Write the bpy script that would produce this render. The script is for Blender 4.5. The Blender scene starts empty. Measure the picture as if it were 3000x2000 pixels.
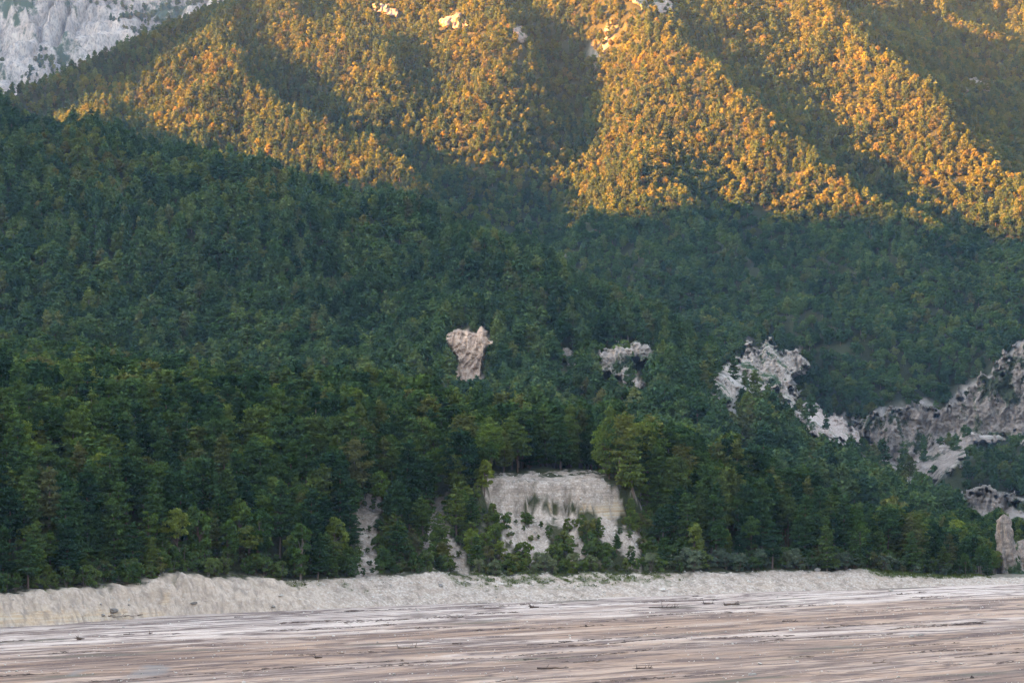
import bpy, math, random
import numpy as np
from mathutils import Vector

# ------------------------------------------------------------------ camera, sky, sun, exposure
SC = bpy.context.scene
COL = SC.collection
FPX = 8400.0                    # focal length in photograph pixels (3000 wide)
CAMH = 40.0                     # camera height above the lake bed
PITCH = math.atan(270 / FPX)
cam = bpy.data.cameras.new('camera')
cam.sensor_width = 36.0
cam.lens = FPX / 3000 * 36.0
cam.clip_start, cam.clip_end = 1.0, 30000.0
camo = bpy.data.objects.new('camera', cam)
COL.objects.link(camo)
camo.location = (0, 0, CAMH)
camo.rotation_euler = (math.pi / 2 + PITCH, 0, 0)
SC.camera = camo

SUN_EL = math.radians(10.5)
SUN_AZ = math.radians(-104.0)   # from +Y towards +X
TO_SUN = Vector((math.sin(SUN_AZ) * math.cos(SUN_EL), math.cos(SUN_AZ) * math.cos(SUN_EL), math.sin(SUN_EL)))
world = bpy.data.worlds.new('World')
SC.world = world
world.use_nodes = True
wn, wl = world.node_tree.nodes, world.node_tree.links
sky = wn.new('ShaderNodeTexSky')
sky.sky_type = 'NISHITA'
sky.sun_disc = False
sky.sun_elevation = SUN_EL
sky.sun_rotation = SUN_AZ
sky.altitude = 500
sky.air_density = 1.0
sky.dust_density = 2.0
hsv = wn.new('ShaderNodeHueSaturation')
hsv.inputs['Saturation'].default_value = 0.52      # hazy evening air
wl.new(sky.outputs[0], hsv.inputs['Color'])
wl.new(hsv.outputs[0], wn['Background'].inputs[0])
wn['Background'].inputs[1].default_value = 0.05
sun = bpy.data.lights.new('sun', 'SUN')
sun.energy = 5.0
sun.angle = math.radians(0.5)
sun.color = (1.0, 0.325, 0.035)
suno = bpy.data.objects.new('sun', sun)
COL.objects.link(suno)
suno.rotation_euler = (-TO_SUN).to_track_quat('-Z', 'Y').to_euler()
suno.location = (-600, -100, 700)

vs = SC.view_settings
vs.view_transform = 'Standard'
vs.look = 'None'
vs.gamma = 1.0
vs.exposure = 4.5
SC.cycles.max_bounces = 6
SC.cycles.diffuse_bounces = 2
SC.cycles.transmission_bounces = 3
SC.cycles.glossy_bounces = 2
SC.cycles.volume_bounces = 1
SC.cycles.use_denoising = True
try:
    SC.cycles.denoiser = 'OPENIMAGEDENOISE'
    SC.cycles.denoising_prefilter = 'ACCURATE'
except Exception:
    pass

rng = np.random.default_rng(7)
random.seed(7)

# ------------------------------------------------------------------ numeric helpers
CP, SP = math.cos(PITCH), math.sin(PITCH)

def P(u, v, D):
    """the world point that the photograph shows at pixel u, v when it lies D metres ahead"""
    u, v, D = np.asarray(u, float), np.asarray(v, float), np.asarray(D, float)
    dx, dv = (u - 1500.0), (1000.0 - v)
    dy = FPX * CP - dv * SP
    dz = FPX * SP + dv * CP
    return np.stack([dx / dy * D, D + 0 * dx, CAMH + dz / dy * D], -1)

def project(x, y, z):
    zc = z - CAMH
    f = y * CP + zc * SP
    w = -y * SP + zc * CP
    return 1500.0 + FPX * x / f, 1000.0 - FPX * w / f

def bed_at(u, v):
    dv = 1000.0 - v
    dy = FPX * CP - dv * SP
    dz = FPX * SP + dv * CP
    D = -CAMH * dy / dz
    return (u - 1500.0) / dy * D, D

_perm = np.random.default_rng(3).permutation(256)
_perm = np.concatenate([_perm, _perm, _perm])
_ga = np.random.default_rng(4).uniform(0, 2 * math.pi, 256)
_gx, _gy = np.cos(_ga), np.sin(_ga)

def perlin(x, y, seed=0):
    x = np.asarray(x, float) + seed * 17.31
    y = np.asarray(y, float) - seed * 9.73
    xi, yi = np.floor(x).astype(int), np.floor(y).astype(int)
    xf, yf = x - xi, y - yi
    xi &= 255
    yi &= 255
    u = xf * xf * xf * (xf * (xf * 6 - 15) + 10)
    v = yf * yf * yf * (yf * (yf * 6 - 15) + 10)
    def g(ix, iy, dx, dy):
        h = _perm[_perm[ix] + iy]
        return _gx[h] * dx + _gy[h] * dy
    a = g(xi, yi, xf, yf)
    b = g(xi + 1, yi, xf - 1, yf)
    c = g(xi, yi + 1, xf, yf - 1)
    d = g(xi + 1, yi + 1, xf - 1, yf - 1)
    return ((a + u * (b - a)) + v * ((c + u * (d - c)) - (a + u * (b - a)))) * 1.5

def fbm(x, y, oct=4, seed=0, gain=0.5):
    s, a, f = 0, 1.0, 1.0
    for i in range(oct):
        s = s + a * perlin(x * f, y * f, seed + i * 3)
        a *= gain
        f *= 2.03
    return s

def ridged(x, y, oct=4, seed=0):
    s, a, f = 0, 1.0, 1.0
    for i in range(oct):
        s = s + a * (1 - np.abs(perlin(x * f, y * f, seed + i * 5)) * 1.6)
        a *= 0.5
        f *= 2.1
    return s - 0.9

def smooth(x, a, b):
    t = np.clip((x - a) / (b - a), 0, 1)
    return t * t * (3 - 2 * t)

def smax(a, b, w):
    m = np.maximum(a, b)
    return m + w * np.log(np.exp((a - m) / w) + np.exp((b - m) / w))

def poly_dist(u, v, poly):
    """signed distance (inside positive) to a polygon"""
    poly = np.asarray(poly, float)
    n = len(poly)
    d2 = np.full(np.shape(u), 1e18)
    ins = np.zeros(np.shape(u), bool)
    for i in range(n):
        ax, ay = poly[i]
        bx, by = poly[(i + 1) % n]
        ex, ey = bx - ax, by - ay
        t = np.clip(((u - ax) * ex + (v - ay) * ey) / (ex * ex + ey * ey + 1e-9), 0, 1)
        d2 = np.minimum(d2, (u - ax - t * ex) ** 2 + (v - ay - t * ey) ** 2)
        if ay != by:
            c = ((ay > v) != (by > v)) & (u < (bx - ax) * (v - ay) / (by - ay) + ax)
            ins ^= c
    return np.where(ins, 1, -1) * np.sqrt(d2)

def tps_fit(pts, lam=0.5):
    p = np.asarray(pts, float)
    xy = p[:, :2] / 100.0
    n = len(p)
    r2 = ((xy[:, None] - xy[None]) ** 2).sum(-1)
    K = 0.5 * r2 * np.log(r2 + 1e-9) + lam * np.eye(n)
    Q = np.concatenate([np.ones((n, 1)), xy], 1)
    A = np.block([[K, Q], [Q.T, np.zeros((3, 3))]])
    return xy, np.linalg.solve(A, np.concatenate([p[:, 2], np.zeros(3)]))

def tps_eval(fit, x, y):
    xy, w = fit
    X, Y = x / 100.0, y / 100.0
    n = len(xy)
    s = w[n] + w[n + 1] * X + w[n + 2] * Y
    for i in range(n):
        r2 = (X - xy[i, 0]) ** 2 + (Y - xy[i, 1]) ** 2
        s = s + w[i] * 0.5 * r2 * np.log(r2 + 1e-9)
    return s

def ridge(x, y, uvd, k, r=6.0, flat=False):
    pts = [P(*q) * ((1, 1, 0) if flat else (1, 1, 1)) for q in uvd]
    out = np.full(np.shape(x), -1e9)
    for a, b in zip(pts[:-1], pts[1:]):
        ex, ey = b[0] - a[0], b[1] - a[1]
        t = np.clip(((x - a[0]) * ex + (y - a[1]) * ey) / (ex * ex + ey * ey), 0, 1)
        d = np.sqrt((x - a[0] - t * ex) ** 2 + (y - a[1] - t * ey) ** 2)
        out = np.maximum(out, a[2] + t * (b[2] - a[2]) - k * (np.sqrt(d * d + r * r) - r))
    return out

# ------------------------------------------------------------------ landform functions
TOE_UV = [(-900, 1905), (-400, 1868), (0, 1837), (200, 1825), (485, 1804), (893, 1786), (1275, 1769), (1600, 1757), (1913, 1747),
          (2300, 1733), (2551, 1724), (2800, 1716), (3000, 1707), (3250, 1690)]
TOE = [(bed_at(u, v), u) for u, v in TOE_UV]

def toe_coords(x, y):
    """distance inland from the foot of the bank, and the place along it (in pixels of the photograph's width)"""
    best = np.full(np.shape(x), 1e18)
    s = np.zeros(np.shape(x))
    t = np.zeros(np.shape(x))
    n = len(TOE)
    for i in range(n - 1):
        (ax, ay), ua = TOE[i]
        (bx, by), ub = TOE[i + 1]
        ex, ey = bx - ax, by - ay
        L = math.hypot(ex, ey)
        q = ((x - ax) * ex + (y - ay) * ey) / (L * L)
        lo = -1e6 if i == 0 else 0
        hi = 1e6 if i == n - 2 else 1
        qc = np.clip(q, lo, hi)
        d2 = (x - ax - qc * ex) ** 2 + (y - ay - qc * ey) ** 2
        m = d2 < best
        best = np.where(m, d2, best)
        sg = np.sign((y - ay) * ex - (x - ax) * ey)
        s = np.where(m, sg * np.sqrt(d2), s)
        t = np.where(m, ua + qc * (ub - ua), t)
    return s, t

BANK_T = [-900, 0, 380, 480, 515, 560, 640, 800, 1000, 1180, 1330, 1420, 1700, 1900, 2200, 2400, 2600, 2720, 2830, 2930, 3000, 3300]
BANK_H = [6.9, 6.8, 6.8, 7.2, 9.4, 8.8, 7.0, 6.7, 5.9, 6.2, 6.8, 5.8, 5.2, 4.7, 4.3, 4.5, 4.0, 3.0, 2.0, 2.0, 1.1, 0.2]
BANK_W = [4.0, 4.0, 4.0, 4.0, 4.5, 4.5, 4.5, 5.5, 8, 9, 10, 12, 13, 12, 11, 11, 10, 9, 8, 8, 7, 6]

SCAR = [(1408, 1402), (1480, 1393), (1608, 1389), (1680, 1383), (1753, 1383), (1787, 1421), (1816, 1446), (1836, 1482), (1836, 1503),
        (1790, 1512), (1700, 1498), (1608, 1490), (1590, 1478), (1548, 1474), (1500, 1480), (1468, 1470), (1444, 1440)]
BAND = [(1604, 1476), (1720, 1479), (1838, 1476), (1838, 1506), (1790, 1512), (1720, 1497), (1606, 1490)]
STREAKS = [
    [(1045, 1490), (1090, 1480), (1100, 1560), (1085, 1630), (1100, 1690), (1060, 1690), (1040, 1600), (1040, 1530)],
    [(1262, 1470), (1292, 1465), (1305, 1530), (1322, 1585), (1352, 1620), (1392, 1680), (1368, 1690), (1330, 1650), (1300, 1600), (1250, 1590), (1255, 1540), (1276, 1520)],
    [(1470, 1470), (1530, 1480), (1520, 1530), (1548, 1575), (1552, 1615), (1520, 1612), (1480, 1570), (1488, 1530)],
    [(1560, 1490), (1600, 1490), (1604, 1560), (1596, 1618), (1566, 1600), (1556, 1540)],
    [(1668, 1510), (1690, 1508), (1684, 1560), (1716, 1622), (1690, 1628), (1672, 1600)],
    [(1752, 1505), (1800, 1508), (1800, 1540), (1830, 1570), (1870, 1555), (1878, 1600), (1850, 1618), (1790, 1600), (1764, 1560)],
    [(768, 1535), (790, 1540), (798, 1585), (776, 1575)],
    [(1060, 1470), (1130, 1465), (1150, 1490), (1090, 1500)],
    [(1425, 1440), (1470, 1470), (1500, 1520), (1480, 1560), (1455, 1500)],
    [(1590, 1500), (1660, 1505), (1660, 1540), (1610, 1530)],
]

def zA(x, y):
    s0, t = toe_coords(x, y)
    bh = np.interp(t, BANK_T, BANK_H)
    bh = bh * (1 + 0.12 * perlin(t * 0.012, t * 0, 13) + 0.06 * perlin(t * 0.04, t * 0, 14))
    bw = np.interp(t, BANK_T, BANK_W)
    steep = smooth(t, 1050, 850)
    rill = perlin(t * 0.045, 0.3 * s0, 11) * 0.7 + perlin(t * 0.11, 0.2 * s0, 12) * 0.35
    rill = rill + (ridged(t * 0.06, 0.12 * s0, 3, 18) - 0.3) * 0.7
    s = s0 + rill * smooth(s0, -1, 2) * smooth(s0, 16, 8) * (0.3 + 0.7 * steep)
    f = np.clip(s / bw, 0, 1)
    prof = np.where(f < 1, steep * (f ** 0.8) + (1 - steep) * f, 1)
    cut = np.interp(f, [0, 0.18, 0.45, 0.6, 0.8, 1], [0, 0.30, 0.42, 0.72, 0.94, 1])
    prof = prof + steep * smooth(perlin(t * 0.012, 0.4 + t * 0, 15), -0.1, 0.35) * (cut - prof)
    z = bh * prof
    z = np.where(s < 0, s * 0.3 - 0.3, z)
    ux = 1500.0 + FPX * x / np.maximum(y, 100)
    scar = smooth(ux, 1330, 1420) * smooth(ux, 1900, 1840)
    q = np.maximum(s - bw, 0)
    # wooded front slope up to the bench
    zs = np.interp(q, [0, 6, 20, 40, 60, 120], [0, 1.5, 9, 20, 25, 27])
    zc = np.interp(q + scar * (perlin(ux * 0.022, ux * 0, 16) * 2.6 + perlin(ux * 0.07, ux * 0, 17) * 1.1), [0, 5, 16, 20, 24, 27, 36, 60, 120], [0, 1.2, 10.0, 12.2, 14.3, 22.4, 23.6, 25.2, 27])
    left = smooth(ux, 900, 200)
    zl = np.interp(q, [0, 4, 25, 50, 80, 120], [0, .8, 10, 21, 25, 27])
    zz = zs + scar * (zc - zs)
    zz = zz + left * (zl - zz)
    r = np.maximum(s - 46, 0)
    E = np.interp(t, [-2000, 2050, 2300, 2500, 2700, 2850, 2950, 3050], [1, 1, 0.9, 0.72, 0.45, 0.2, 0.04, 0])
    z = z + E * zz + E * (0.05 * r + 0.00006 * r * r)
    z = z + smooth(s, 14, 40) * fbm(x / 60, y / 60, 3, 21) * 2.6 * E
    z = z + smooth(s, 0, 2) * fbm(x / 5, y / 5, 3, 25) * 0.28
    return np.where(E < 0.02, np.minimum(z, 3.0), z)

B_CREST = [(-700, 90, 1700), (-350, 200, 1680), (-100, 300, 1650), (0, 335, 1640), (145, 392, 1625), (280, 408, 1615), (480, 462, 1600), (620, 497, 1590),
           (730, 545, 1580), (870, 570, 1565), (1100, 628, 1550), (1270, 648, 1540), (1376, 682, 1520), (1427, 730, 1500),
           (1543, 775, 1470), (1641, 838, 1440), (1769, 895, 1400), (1876, 970, 1365), (1927, 1052, 1335), (1983, 1110, 1310), (2060, 1170, 1290)]
B_SPURS = [
    [(-150, 470, 1560), (0, 615, 1500), (184, 765, 1440), (330, 865, 1390), (390, 925, 1350), (450, 1030, 1290)],
    [(480, 462, 1600), (640, 600, 1510), (800, 740, 1440), (900, 900, 1370)],
    [(1080, 640, 1548), (1231, 787, 1440), (1330, 880, 1375), (1405, 958, 1310), (1420, 985, 1290)],
    [(1450, 740, 1490), (1560, 870, 1420), (1640, 980, 1350)],
    [(1780, 905, 1395), (1800, 1000, 1330), (1810, 1030, 1310)],
]
bpts = [P(*q) for q in B_CREST]
bpts += [P(u, v + 60, D + 170) - np.array([0, 0, 30.0]) for u, v, D in B_CREST]
for u in range(-700, 1900, 260):
    bpts.append(P(u, 1130 + max(0, u - 1300) * 0.07, 1230))
    cv = np.interp(u, [q[0] for q in B_CREST], [q[1] for q in B_CREST])
    cd = np.interp(u, [q[0] for q in B_CREST], [q[2] for q in B_CREST])
    bpts.append(P(u, 0.45 * 1100 + 0.55 * cv, 0.5 * (1250 + cd)))
    bpts.append(P(u, 1400, 1000))
B_FIT = tps_fit(bpts, 0.3)

def zB(x, y):
    z = tps_eval(B_FIT, x, y) - 3
    z = np.where(y > 1800, np.minimum(z, 150 - (y - 1800)), z)
    z = np.where(y < 1000, z - (1000 - y) * 0.5, z)
    for sp in B_SPURS:
        z = smax(z, ridge(x, y, sp, 0.62, 8), 3.0)
    z = smax(z, ridge(x, y, B_CREST, 0.85, 8) , 2.0)
    z = z + fbm(x / 70, y / 110, 4, 31) * 7 + ridged(x / 62, y / 120, 3, 35) * 6
    return z

C_SPURS = [
    ([(-700, 610, 2350), (-350, 450, 2420), (-100, 348, 2450), (0, 305, 2480), (215, 218, 2550), (450, 113, 2640), (690, 8, 2750), (900, -90, 2850)], 0.75),
    ([(690, 8, 2750), (630, 110, 2560), (690, 230, 2440), (880, 355, 2350), (1090, 450, 2270), (1240, 560, 2190), (1290, 632, 2140), (1340, 720, 2060)], 0.74),
    ([(300, 300, 2440), (240, 370, 2350), (330, 440, 2260)], 0.5),
    ([(800, -60, 2750), (850, 60, 2620), (1030, 100, 2560), (1145, 200, 2490), (1225, 300, 2440), (1250, 400, 2410), (1300, 490, 2380), (1340, 570, 2330), (1372, 640, 2270)], 0.74),
    ([(1330, -60, 2680), (1470, 40, 2570), (1550, 130, 2480), (1605, 235, 2410), (1625, 310, 2360)], 0.74),
    ([(1780, -80, 2620), (1900, 40, 2510), (2000, 140, 2440), (2060, 195, 2400), (2170, 285, 2340), (2235, 408, 2280), (2385, 490, 2230), (2505, 580, 2180), (2610, 625, 2140), (2760, 720, 2080)], 0.78),
    ([(1930, 430, 2270), (1860, 560, 2190), (1740, 655, 2120), (1650, 735, 2050)], 0.5),
    ([(2330, -80, 2640), (2450, 60, 2520), (2560, 170, 2440), (2640, 238, 2390), (2705, 282, 2360), (2770, 352, 2310), (2815, 425, 2270), (2890, 497, 2230), (3000, 538, 2200), (3150, 620, 2150)], 0.78),
    ([(2560, -80, 2930), (2690, 5, 2850), (2840, 85, 2780), (3000, 165, 2700), (3200, 280, 2600), (3400, 390, 2500)], 0.78),
    ([(2700, -260, 3080), (2900, -150, 3060), (3200, -60, 3040), (3600, 50, 3000)], 0.5),
    ([(1990, 600, 2170), (2080, 720, 2080), (2200, 800, 2010), (2330, 875, 1950), (2453, 955, 1890), (2534, 1055, 1830), (2552, 1190, 1760)], 0.58),
    ([(2610, 625, 2140), (2680, 760, 2040), (2720, 900, 1950), (2740, 1040, 1880)], 0.5),
    ([(3000, 538, 2200), (3020, 720, 2060), (3040, 860, 1960), (3060, 1000, 1870)], 0.5),
    ([(3500, 1180, 1600), (3200, 1250, 1575), (3000, 1300, 1555), (2860, 1345, 1535), (2770, 1430, 1510)], 0.8),
    ([(1860, 560, 2190), (1930, 740, 2060), (2010, 860, 1960), (2110, 960, 1880), (2150, 1060, 1800)], 0.5),
]
cpts = []
for sp, k in C_SPURS:
    for q in sp:
        p = P(*q)
        p[2] -= 27
        cpts.append(p)
for u, v, D in [(2250, 1130, 1790), (2400, 1150, 1780), (2650, 1160, 1790), (2850, 1080, 1830), (3100, 980, 1850), (3400, 950, 1850),
                (2250, 1420, 1640), (2500, 1460, 1610), (2800, 1480, 1560), (3100, 1500, 1480), (3400, 1500, 1480), (1900, 1250, 1700), (1500, 1100, 1750),
                (1000, 900, 1800), (300, 750, 1850), (-400, 700, 1950)]:
    cpts.append(P(u, v, D))
for q in [(1500, 560, 2290), (1600, 560, 2280), (1450, 640, 2220), (1560, 640, 2190), (1480, 470, 2340), (1730, 470, 2270), (1640, 500, 2270), (1700, 580, 2200), (1700, 300, 2400), (1690, 200, 2460)]:
    cpts.append(P(*q))
for u, D in [(-500, 2700), (0, 2800), (400, 2950), (800, 3100)]:
    q = P(u, 250, D)
    q[2] -= 90
    cpts.append(q)
C_FIT = tps_fit(cpts, 1.0)

RAVINE = [(1700, 120, 2510), (1690, 260, 2420), (1650, 400, 2330), (1580, 500, 2270), (1490, 590, 2200), (1420, 700, 2080)]

def zC(x, y):
    z = tps_eval(C_FIT, x, y)
    for sp, k in C_SPURS:
        z = smax(z, ridge(x, y, sp, k, 5), 3.0)
    z = z + fbm(x / 90, y / 120, 5, 41) * 6 + ridged(x / 45, y / 80, 3, 47) * 3.0
    z = z - 40 * np.exp(-((-ridge(x, y, [(q[0], q[1], q[2]) for q in RAVINE], 1.0, 0.01, True)) / 46.0) ** 2)
    z = z + smooth(y, 2250, 2100) * (ridged(x / 85 + 0.3 * y / 85, y / 210, 3, 48) * 15 - 6)
    z = np.where(y < 1500, z - (1500 - y) * 1.5, z)
    return np.minimum(z, 620)

def H(x, y):
    a = np.where(y < 1420, zA(x, y), -50.0)
    b = np.where((y > 850), zB(x, y), -200.0)
    c = np.where((y > 1350), zC(x, y), -200.0)
    return np.maximum(np.maximum(a, smax(b, np.full_like(b, -60.0), 3)), np.maximum(c, -40))

# raster of the terrain for lookups
GX0, GX1, GY0, GY1, GS = -760.0, 760.0, 570.0, 3100.0, 4.0
gx = np.arange(GX0, GX1 + 1, GS)
gy = np.arange(GY0, GY1 + 1, GS)
GXX, GYY = np.meshgrid(gx, gy)
HG = H(GXX.ravel(), GYY.ravel()).reshape(GXX.shape)

def Hq(x, y):
    fx = np.clip((np.asarray(x, float) - GX0) / GS, 0, len(gx) - 1.001)
    fy = np.clip((np.asarray(y, float) - GY0) / GS, 0, len(gy) - 1.001)
    i, j = fx.astype(int), fy.astype(int)
    a, b = fx - i, fy - j
    return (HG[j, i] * (1 - a) * (1 - b) + HG[j, i + 1] * a * (1 - b) + HG[j + 1, i] * (1 - a) * b + HG[j + 1, i + 1] * a * b)

# elevation-angle horizon for each column, used to leave out trees that stand wholly behind a hill
UC = np.arange(-500, 3501, 20.0)
DC = np.arange(590.0, 3100.0, 4.0)
xx = (UC[:, None] - 1500) / FPX * DC[None]
zz_ = Hq(xx, np.broadcast_to(DC[None], xx.shape))
ANG = (zz_ - CAMH) / DC[None]
HOR = np.maximum.accumulate(ANG, axis=1)

def visible(x, y, z, h):
    u, v = project(x, y, z + h)
    ui = np.clip(((u - UC[0]) / 20).round().astype(int), 0, len(UC) - 1)
    di = np.clip(((y - 590) / 4).astype(int) - 2, 0, len(DC) - 1)
    return (z + h - CAMH) / y > HOR[ui, di] - 0.0015

def raycast(u, v, dmin=590.0):
    """distance at which the sight line through a pixel first meets the terrain"""
    u, v = np.asarray(u, float), np.asarray(v, float)
    out = np.full(u.shape, np.nan)
    for D in np.arange(dmin, 3080, 4.0):
        m = np.isnan(out)
        if not m.any():
            break
        p = P(u[m], v[m], D)
        hit = Hq(p[:, 0], p[:, 1]) >= p[:, 2]
        idx = np.flatnonzero(m)
        out.flat[idx[hit]] = D
    return out

# ------------------------------------------------------------------ object helpers
def mesh_obj(name, verts, faces, mat=None, parent=None, smooth_=False, link=True):
    me = bpy.data.meshes.new(name)
    verts = np.asarray(verts, np.float32)
    faces = np.asarray(faces, np.int32)
    me.vertices.add(len(verts))
    me.vertices.foreach_set('co', verts.ravel())
    nf, k = faces.shape
    me.loops.add(nf * k)
    me.loops.foreach_set('vertex_index', faces.ravel())
    me.polygons.add(nf)
    me.polygons.foreach_set('loop_start', np.arange(0, nf * k, k, dtype=np.int32))
    me.polygons.foreach_set('loop_total', np.full(nf, k, dtype=np.int32))
    if smooth_:
        me.polygons.foreach_set('use_smooth', np.ones(nf, bool))
    me.update(calc_edges=True)
    if mat:
        me.materials.append(mat)
    o = bpy.data.objects.new(name, me)
    if link:
        COL.objects.link(o)
    if parent:
        o.parent = parent
    return o

def tag(o, label=None, category=None, group=None, kind=None):
    if label:
        o['label'] = label
    if category:
        o['category'] = category
    if group:
        o['group'] = group
    if kind:
        o['kind'] = kind
    return o

def grid_faces(nx, ny, keep=None):
    i = np.arange(nx * ny).reshape(ny, nx)
    f = np.stack([i[:-1, :-1], i[:-1, 1:], i[1:, 1:], i[1:, :-1]], -1).reshape(-1, 4)
    if keep is not None:
        k = keep.reshape(ny, nx)
        kk = (k[:-1, :-1] & k[:-1, 1:] & k[1:, 1:] & k[1:, :-1]).ravel()
        f = f[kk]
    return f

def compact(v, f):
    used = np.unique(f)
    m = np.full(len(v), -1)
    m[used] = np.arange(len(used))
    return v[used], m[f], used

def point_attr(o, name, data):
    a = o.data.attributes.new(name, 'FLOAT', 'POINT')
    a.data.foreach_set('value', np.asarray(data, np.float32).ravel())

class N:
    """small wrapper for building node materials"""
    def __init__(self, name):
        self.m = bpy.data.materials.new(name)
        self.m.use_nodes = True
        self.t = self.m.node_tree
        self.t.nodes.clear()
        self.out = self.t.nodes.new('ShaderNodeOutputMaterial')
    def n(self, kind, **kw):
        nd = self.t.nodes.new(kind)
        for k, v in kw.items():
            if k in nd.inputs.keys():
                if hasattr(v, 'is_linked'):
                    self.t.links.new(v, nd.inputs[k])
                else:
                    nd.inputs[k].default_value = v
            else:
                setattr(nd, k, v)
        return nd
    def l(self, a, b):
        self.t.links.new(a, b)
    def noise(self, vec, scale, detail=4, rough=0.55, dist=0.0):
        nd = self.n('ShaderNodeTexNoise', Scale=scale, Detail=detail, Roughness=rough, Distortion=dist)
        if vec is not None:
            self.l(vec, nd.inputs['Vector'])
        return nd.outputs['Fac']
    def mapping(self, rot=(0, 0, 0), scale=(1, 1, 1), src='Object'):
        tc = self.n('ShaderNodeTexCoord')
        mp = self.n('ShaderNodeMapping')
        mp.inputs['Rotation'].default_value = rot
        mp.inputs['Scale'].default_value = scale
        self.l(tc.outputs[src], mp.inputs['Vector'])
        return mp.outputs[0]
    def ramp(self, fac, stops, mode='LINEAR'):
        r = self.n('ShaderNodeValToRGB')
        r.color_ramp.interpolation = mode
        el = r.color_ramp.elements
        while len(el) < len(stops):
            el.new(0.5)
        for e, (p, c) in zip(el, stops):
            e.position = p
            e.color = (c[0], c[1], c[2], 1) if not isinstance(c, (int, float)) else (c, c, c, 1)
        self.l(fac, r.inputs[0])
        return r.outputs[0]
    def mix(self, fac, a, b, mode='MIX'):
        nd = self.n('ShaderNodeMix', data_type='RGBA', blend_type=mode)
        ins = [i for i in nd.inputs if i.enabled] if False else nd.inputs
        for key, val in ((0, fac), (6, a), (7, b)):
            if hasattr(val, 'is_linked'):
                self.l(val, ins[key])
            elif key == 0:
                ins[0].default_value = val
            else:
                ins[key].default_value = (val[0], val[1], val[2], 1)
        return nd.outputs[2]
    def math(self, op, a, b=None, clamp=False):
        nd = self.n('ShaderNodeMath', operation=op)
        nd.use_clamp = clamp
        for i, v in enumerate((a, b)):
            if v is None:
                continue
            if hasattr(v, 'is_linked'):
                self.l(v, nd.inputs[i])
            else:
                nd.inputs[i].default_value = v
        return nd.outputs[0]
    def attr(self, name):
        return self.n('ShaderNodeAttribute', attribute_name=name).outputs['Fac']
    def surface(self, col, rough=0.9, bump=None, bstr=0.5, bdist=0.3, spec=0.2):
        p = self.n('ShaderNodeBsdfPrincipled')
        if hasattr(col, 'is_linked'):
            self.l(col, p.inputs['Base Color'])
        else:
            p.inputs['Base Color'].default_value = (*col, 1)
        p.inputs['Roughness'].default_value = rough
        p.inputs['Specular IOR Level'].default_value = spec
        if bump is not None:
            b = self.n('ShaderNodeBump')
            b.inputs['Strength'].default_value = bstr
            b.inputs['Distance'].default_value = bdist
            self.l(bump, b.inputs['Height'])
            self.l(b.outputs[0], p.inputs['Normal'])
        self.l(p.outputs[0], self.out.inputs[0])
        return self.m

# ------------------------------------------------------------------ materials
def mat_leaf(name, stops, trans=0.10, clump=0.35):
    a = N(name)
    r = a.n('ShaderNodeObjectInfo').outputs['Random']
    col = a.ramp(r, stops)
    co = a.mapping(src='Object')
    n1 = a.noise(co, 0.55, 2)
    var = a.ramp(n1, [(0.3, 1 - clump), (0.7, 1 + clump)])
    col = a.mix(1.0, col, var, 'MULTIPLY')
    loc = a.n('ShaderNodeObjectInfo').outputs['Location']
    stand = a.noise(loc, 0.022, 3, 0.6)
    col = a.mix(1.0, col, a.ramp(stand, [(0.32, (0.62, 0.70, 0.80)), (0.5, (1.0, 1.0, 1.0)), (0.68, (1.42, 1.28, 0.95))]), 'MULTIPLY')
    d = a.n('ShaderNodeBsdfDiffuse')
    a.l(col, d.inputs['Color'])
    t = a.n('ShaderNodeBsdfTranslucent')
    a.l(col, t.inputs['Color'])
    m = a.n('ShaderNodeMixShader')
    m.inputs[0].default_value = trans
    a.l(d.outputs[0], m.inputs[1])
    a.l(t.outputs[0], m.inputs[2])
    a.l(m.outputs[0], a.out.inputs[0])
    return a.m

M_PINE = mat_leaf('pine_needles', [(0, (0.0197, 0.0453, 0.0220)), (0.3, (0.0352, 0.0709, 0.0288)), (0.6, (0.0549, 0.0964, 0.0305)), (0.88, (0.0834, 0.1160, 0.0305)), (0.97, (0.0933, 0.1033, 0.0339)), (1, (0.0900, 0.1000, 0.0420))])
M_BROAD = mat_leaf('broadleaf_leaves', [(0, (0.0389, 0.0770, 0.0223)), (0.4, (0.0663, 0.1144, 0.0283)), (0.75, (0.1030, 0.1517, 0.0324)), (0.97, (0.1430, 0.1738, 0.0365)), (1, (0.1544, 0.1485, 0.0405))])
M_SHRUB = mat_leaf('shrub_leaves', [(0, (0.048, 0.088, 0.030)), (0.5, (0.080, 0.125, 0.036)), (0.85, (0.110, 0.150, 0.042)), (1, (0.125, 0.120, 0.055))])
M_WILLOW = mat_leaf('grey_willow_leaves', [(0, (0.095, 0.130, 0.078)), (1, (0.150, 0.185, 0.115))])
M_SPRUCE = mat_leaf('spruce_needles', [(0, (0.0169, 0.0380, 0.0184)), (1, (0.0317, 0.0592, 0.0252))])
M_YELLOW = mat_leaf('yellow_green_leaves', [(0, (0.120, 0.165, 0.030)), (1, (0.160, 0.195, 0.034))])
M_FARPINE = mat_leaf('hillside_pine_needles', [(0, (0.0291, 0.0608, 0.0335)), (0.5, (0.0559, 0.1014, 0.0454)), (0.93, (0.0947, 0.1329, 0.0493)), (1, (0.1000, 0.1080, 0.0500))])
M_FARBROAD = mat_leaf('hillside_leaves', [(0, (0.058, 0.092, 0.032)), (0.4, (0.092, 0.118, 0.034)), (0.85, (0.128, 0.138, 0.038)), (1, (0.138, 0.120, 0.042))])
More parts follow.
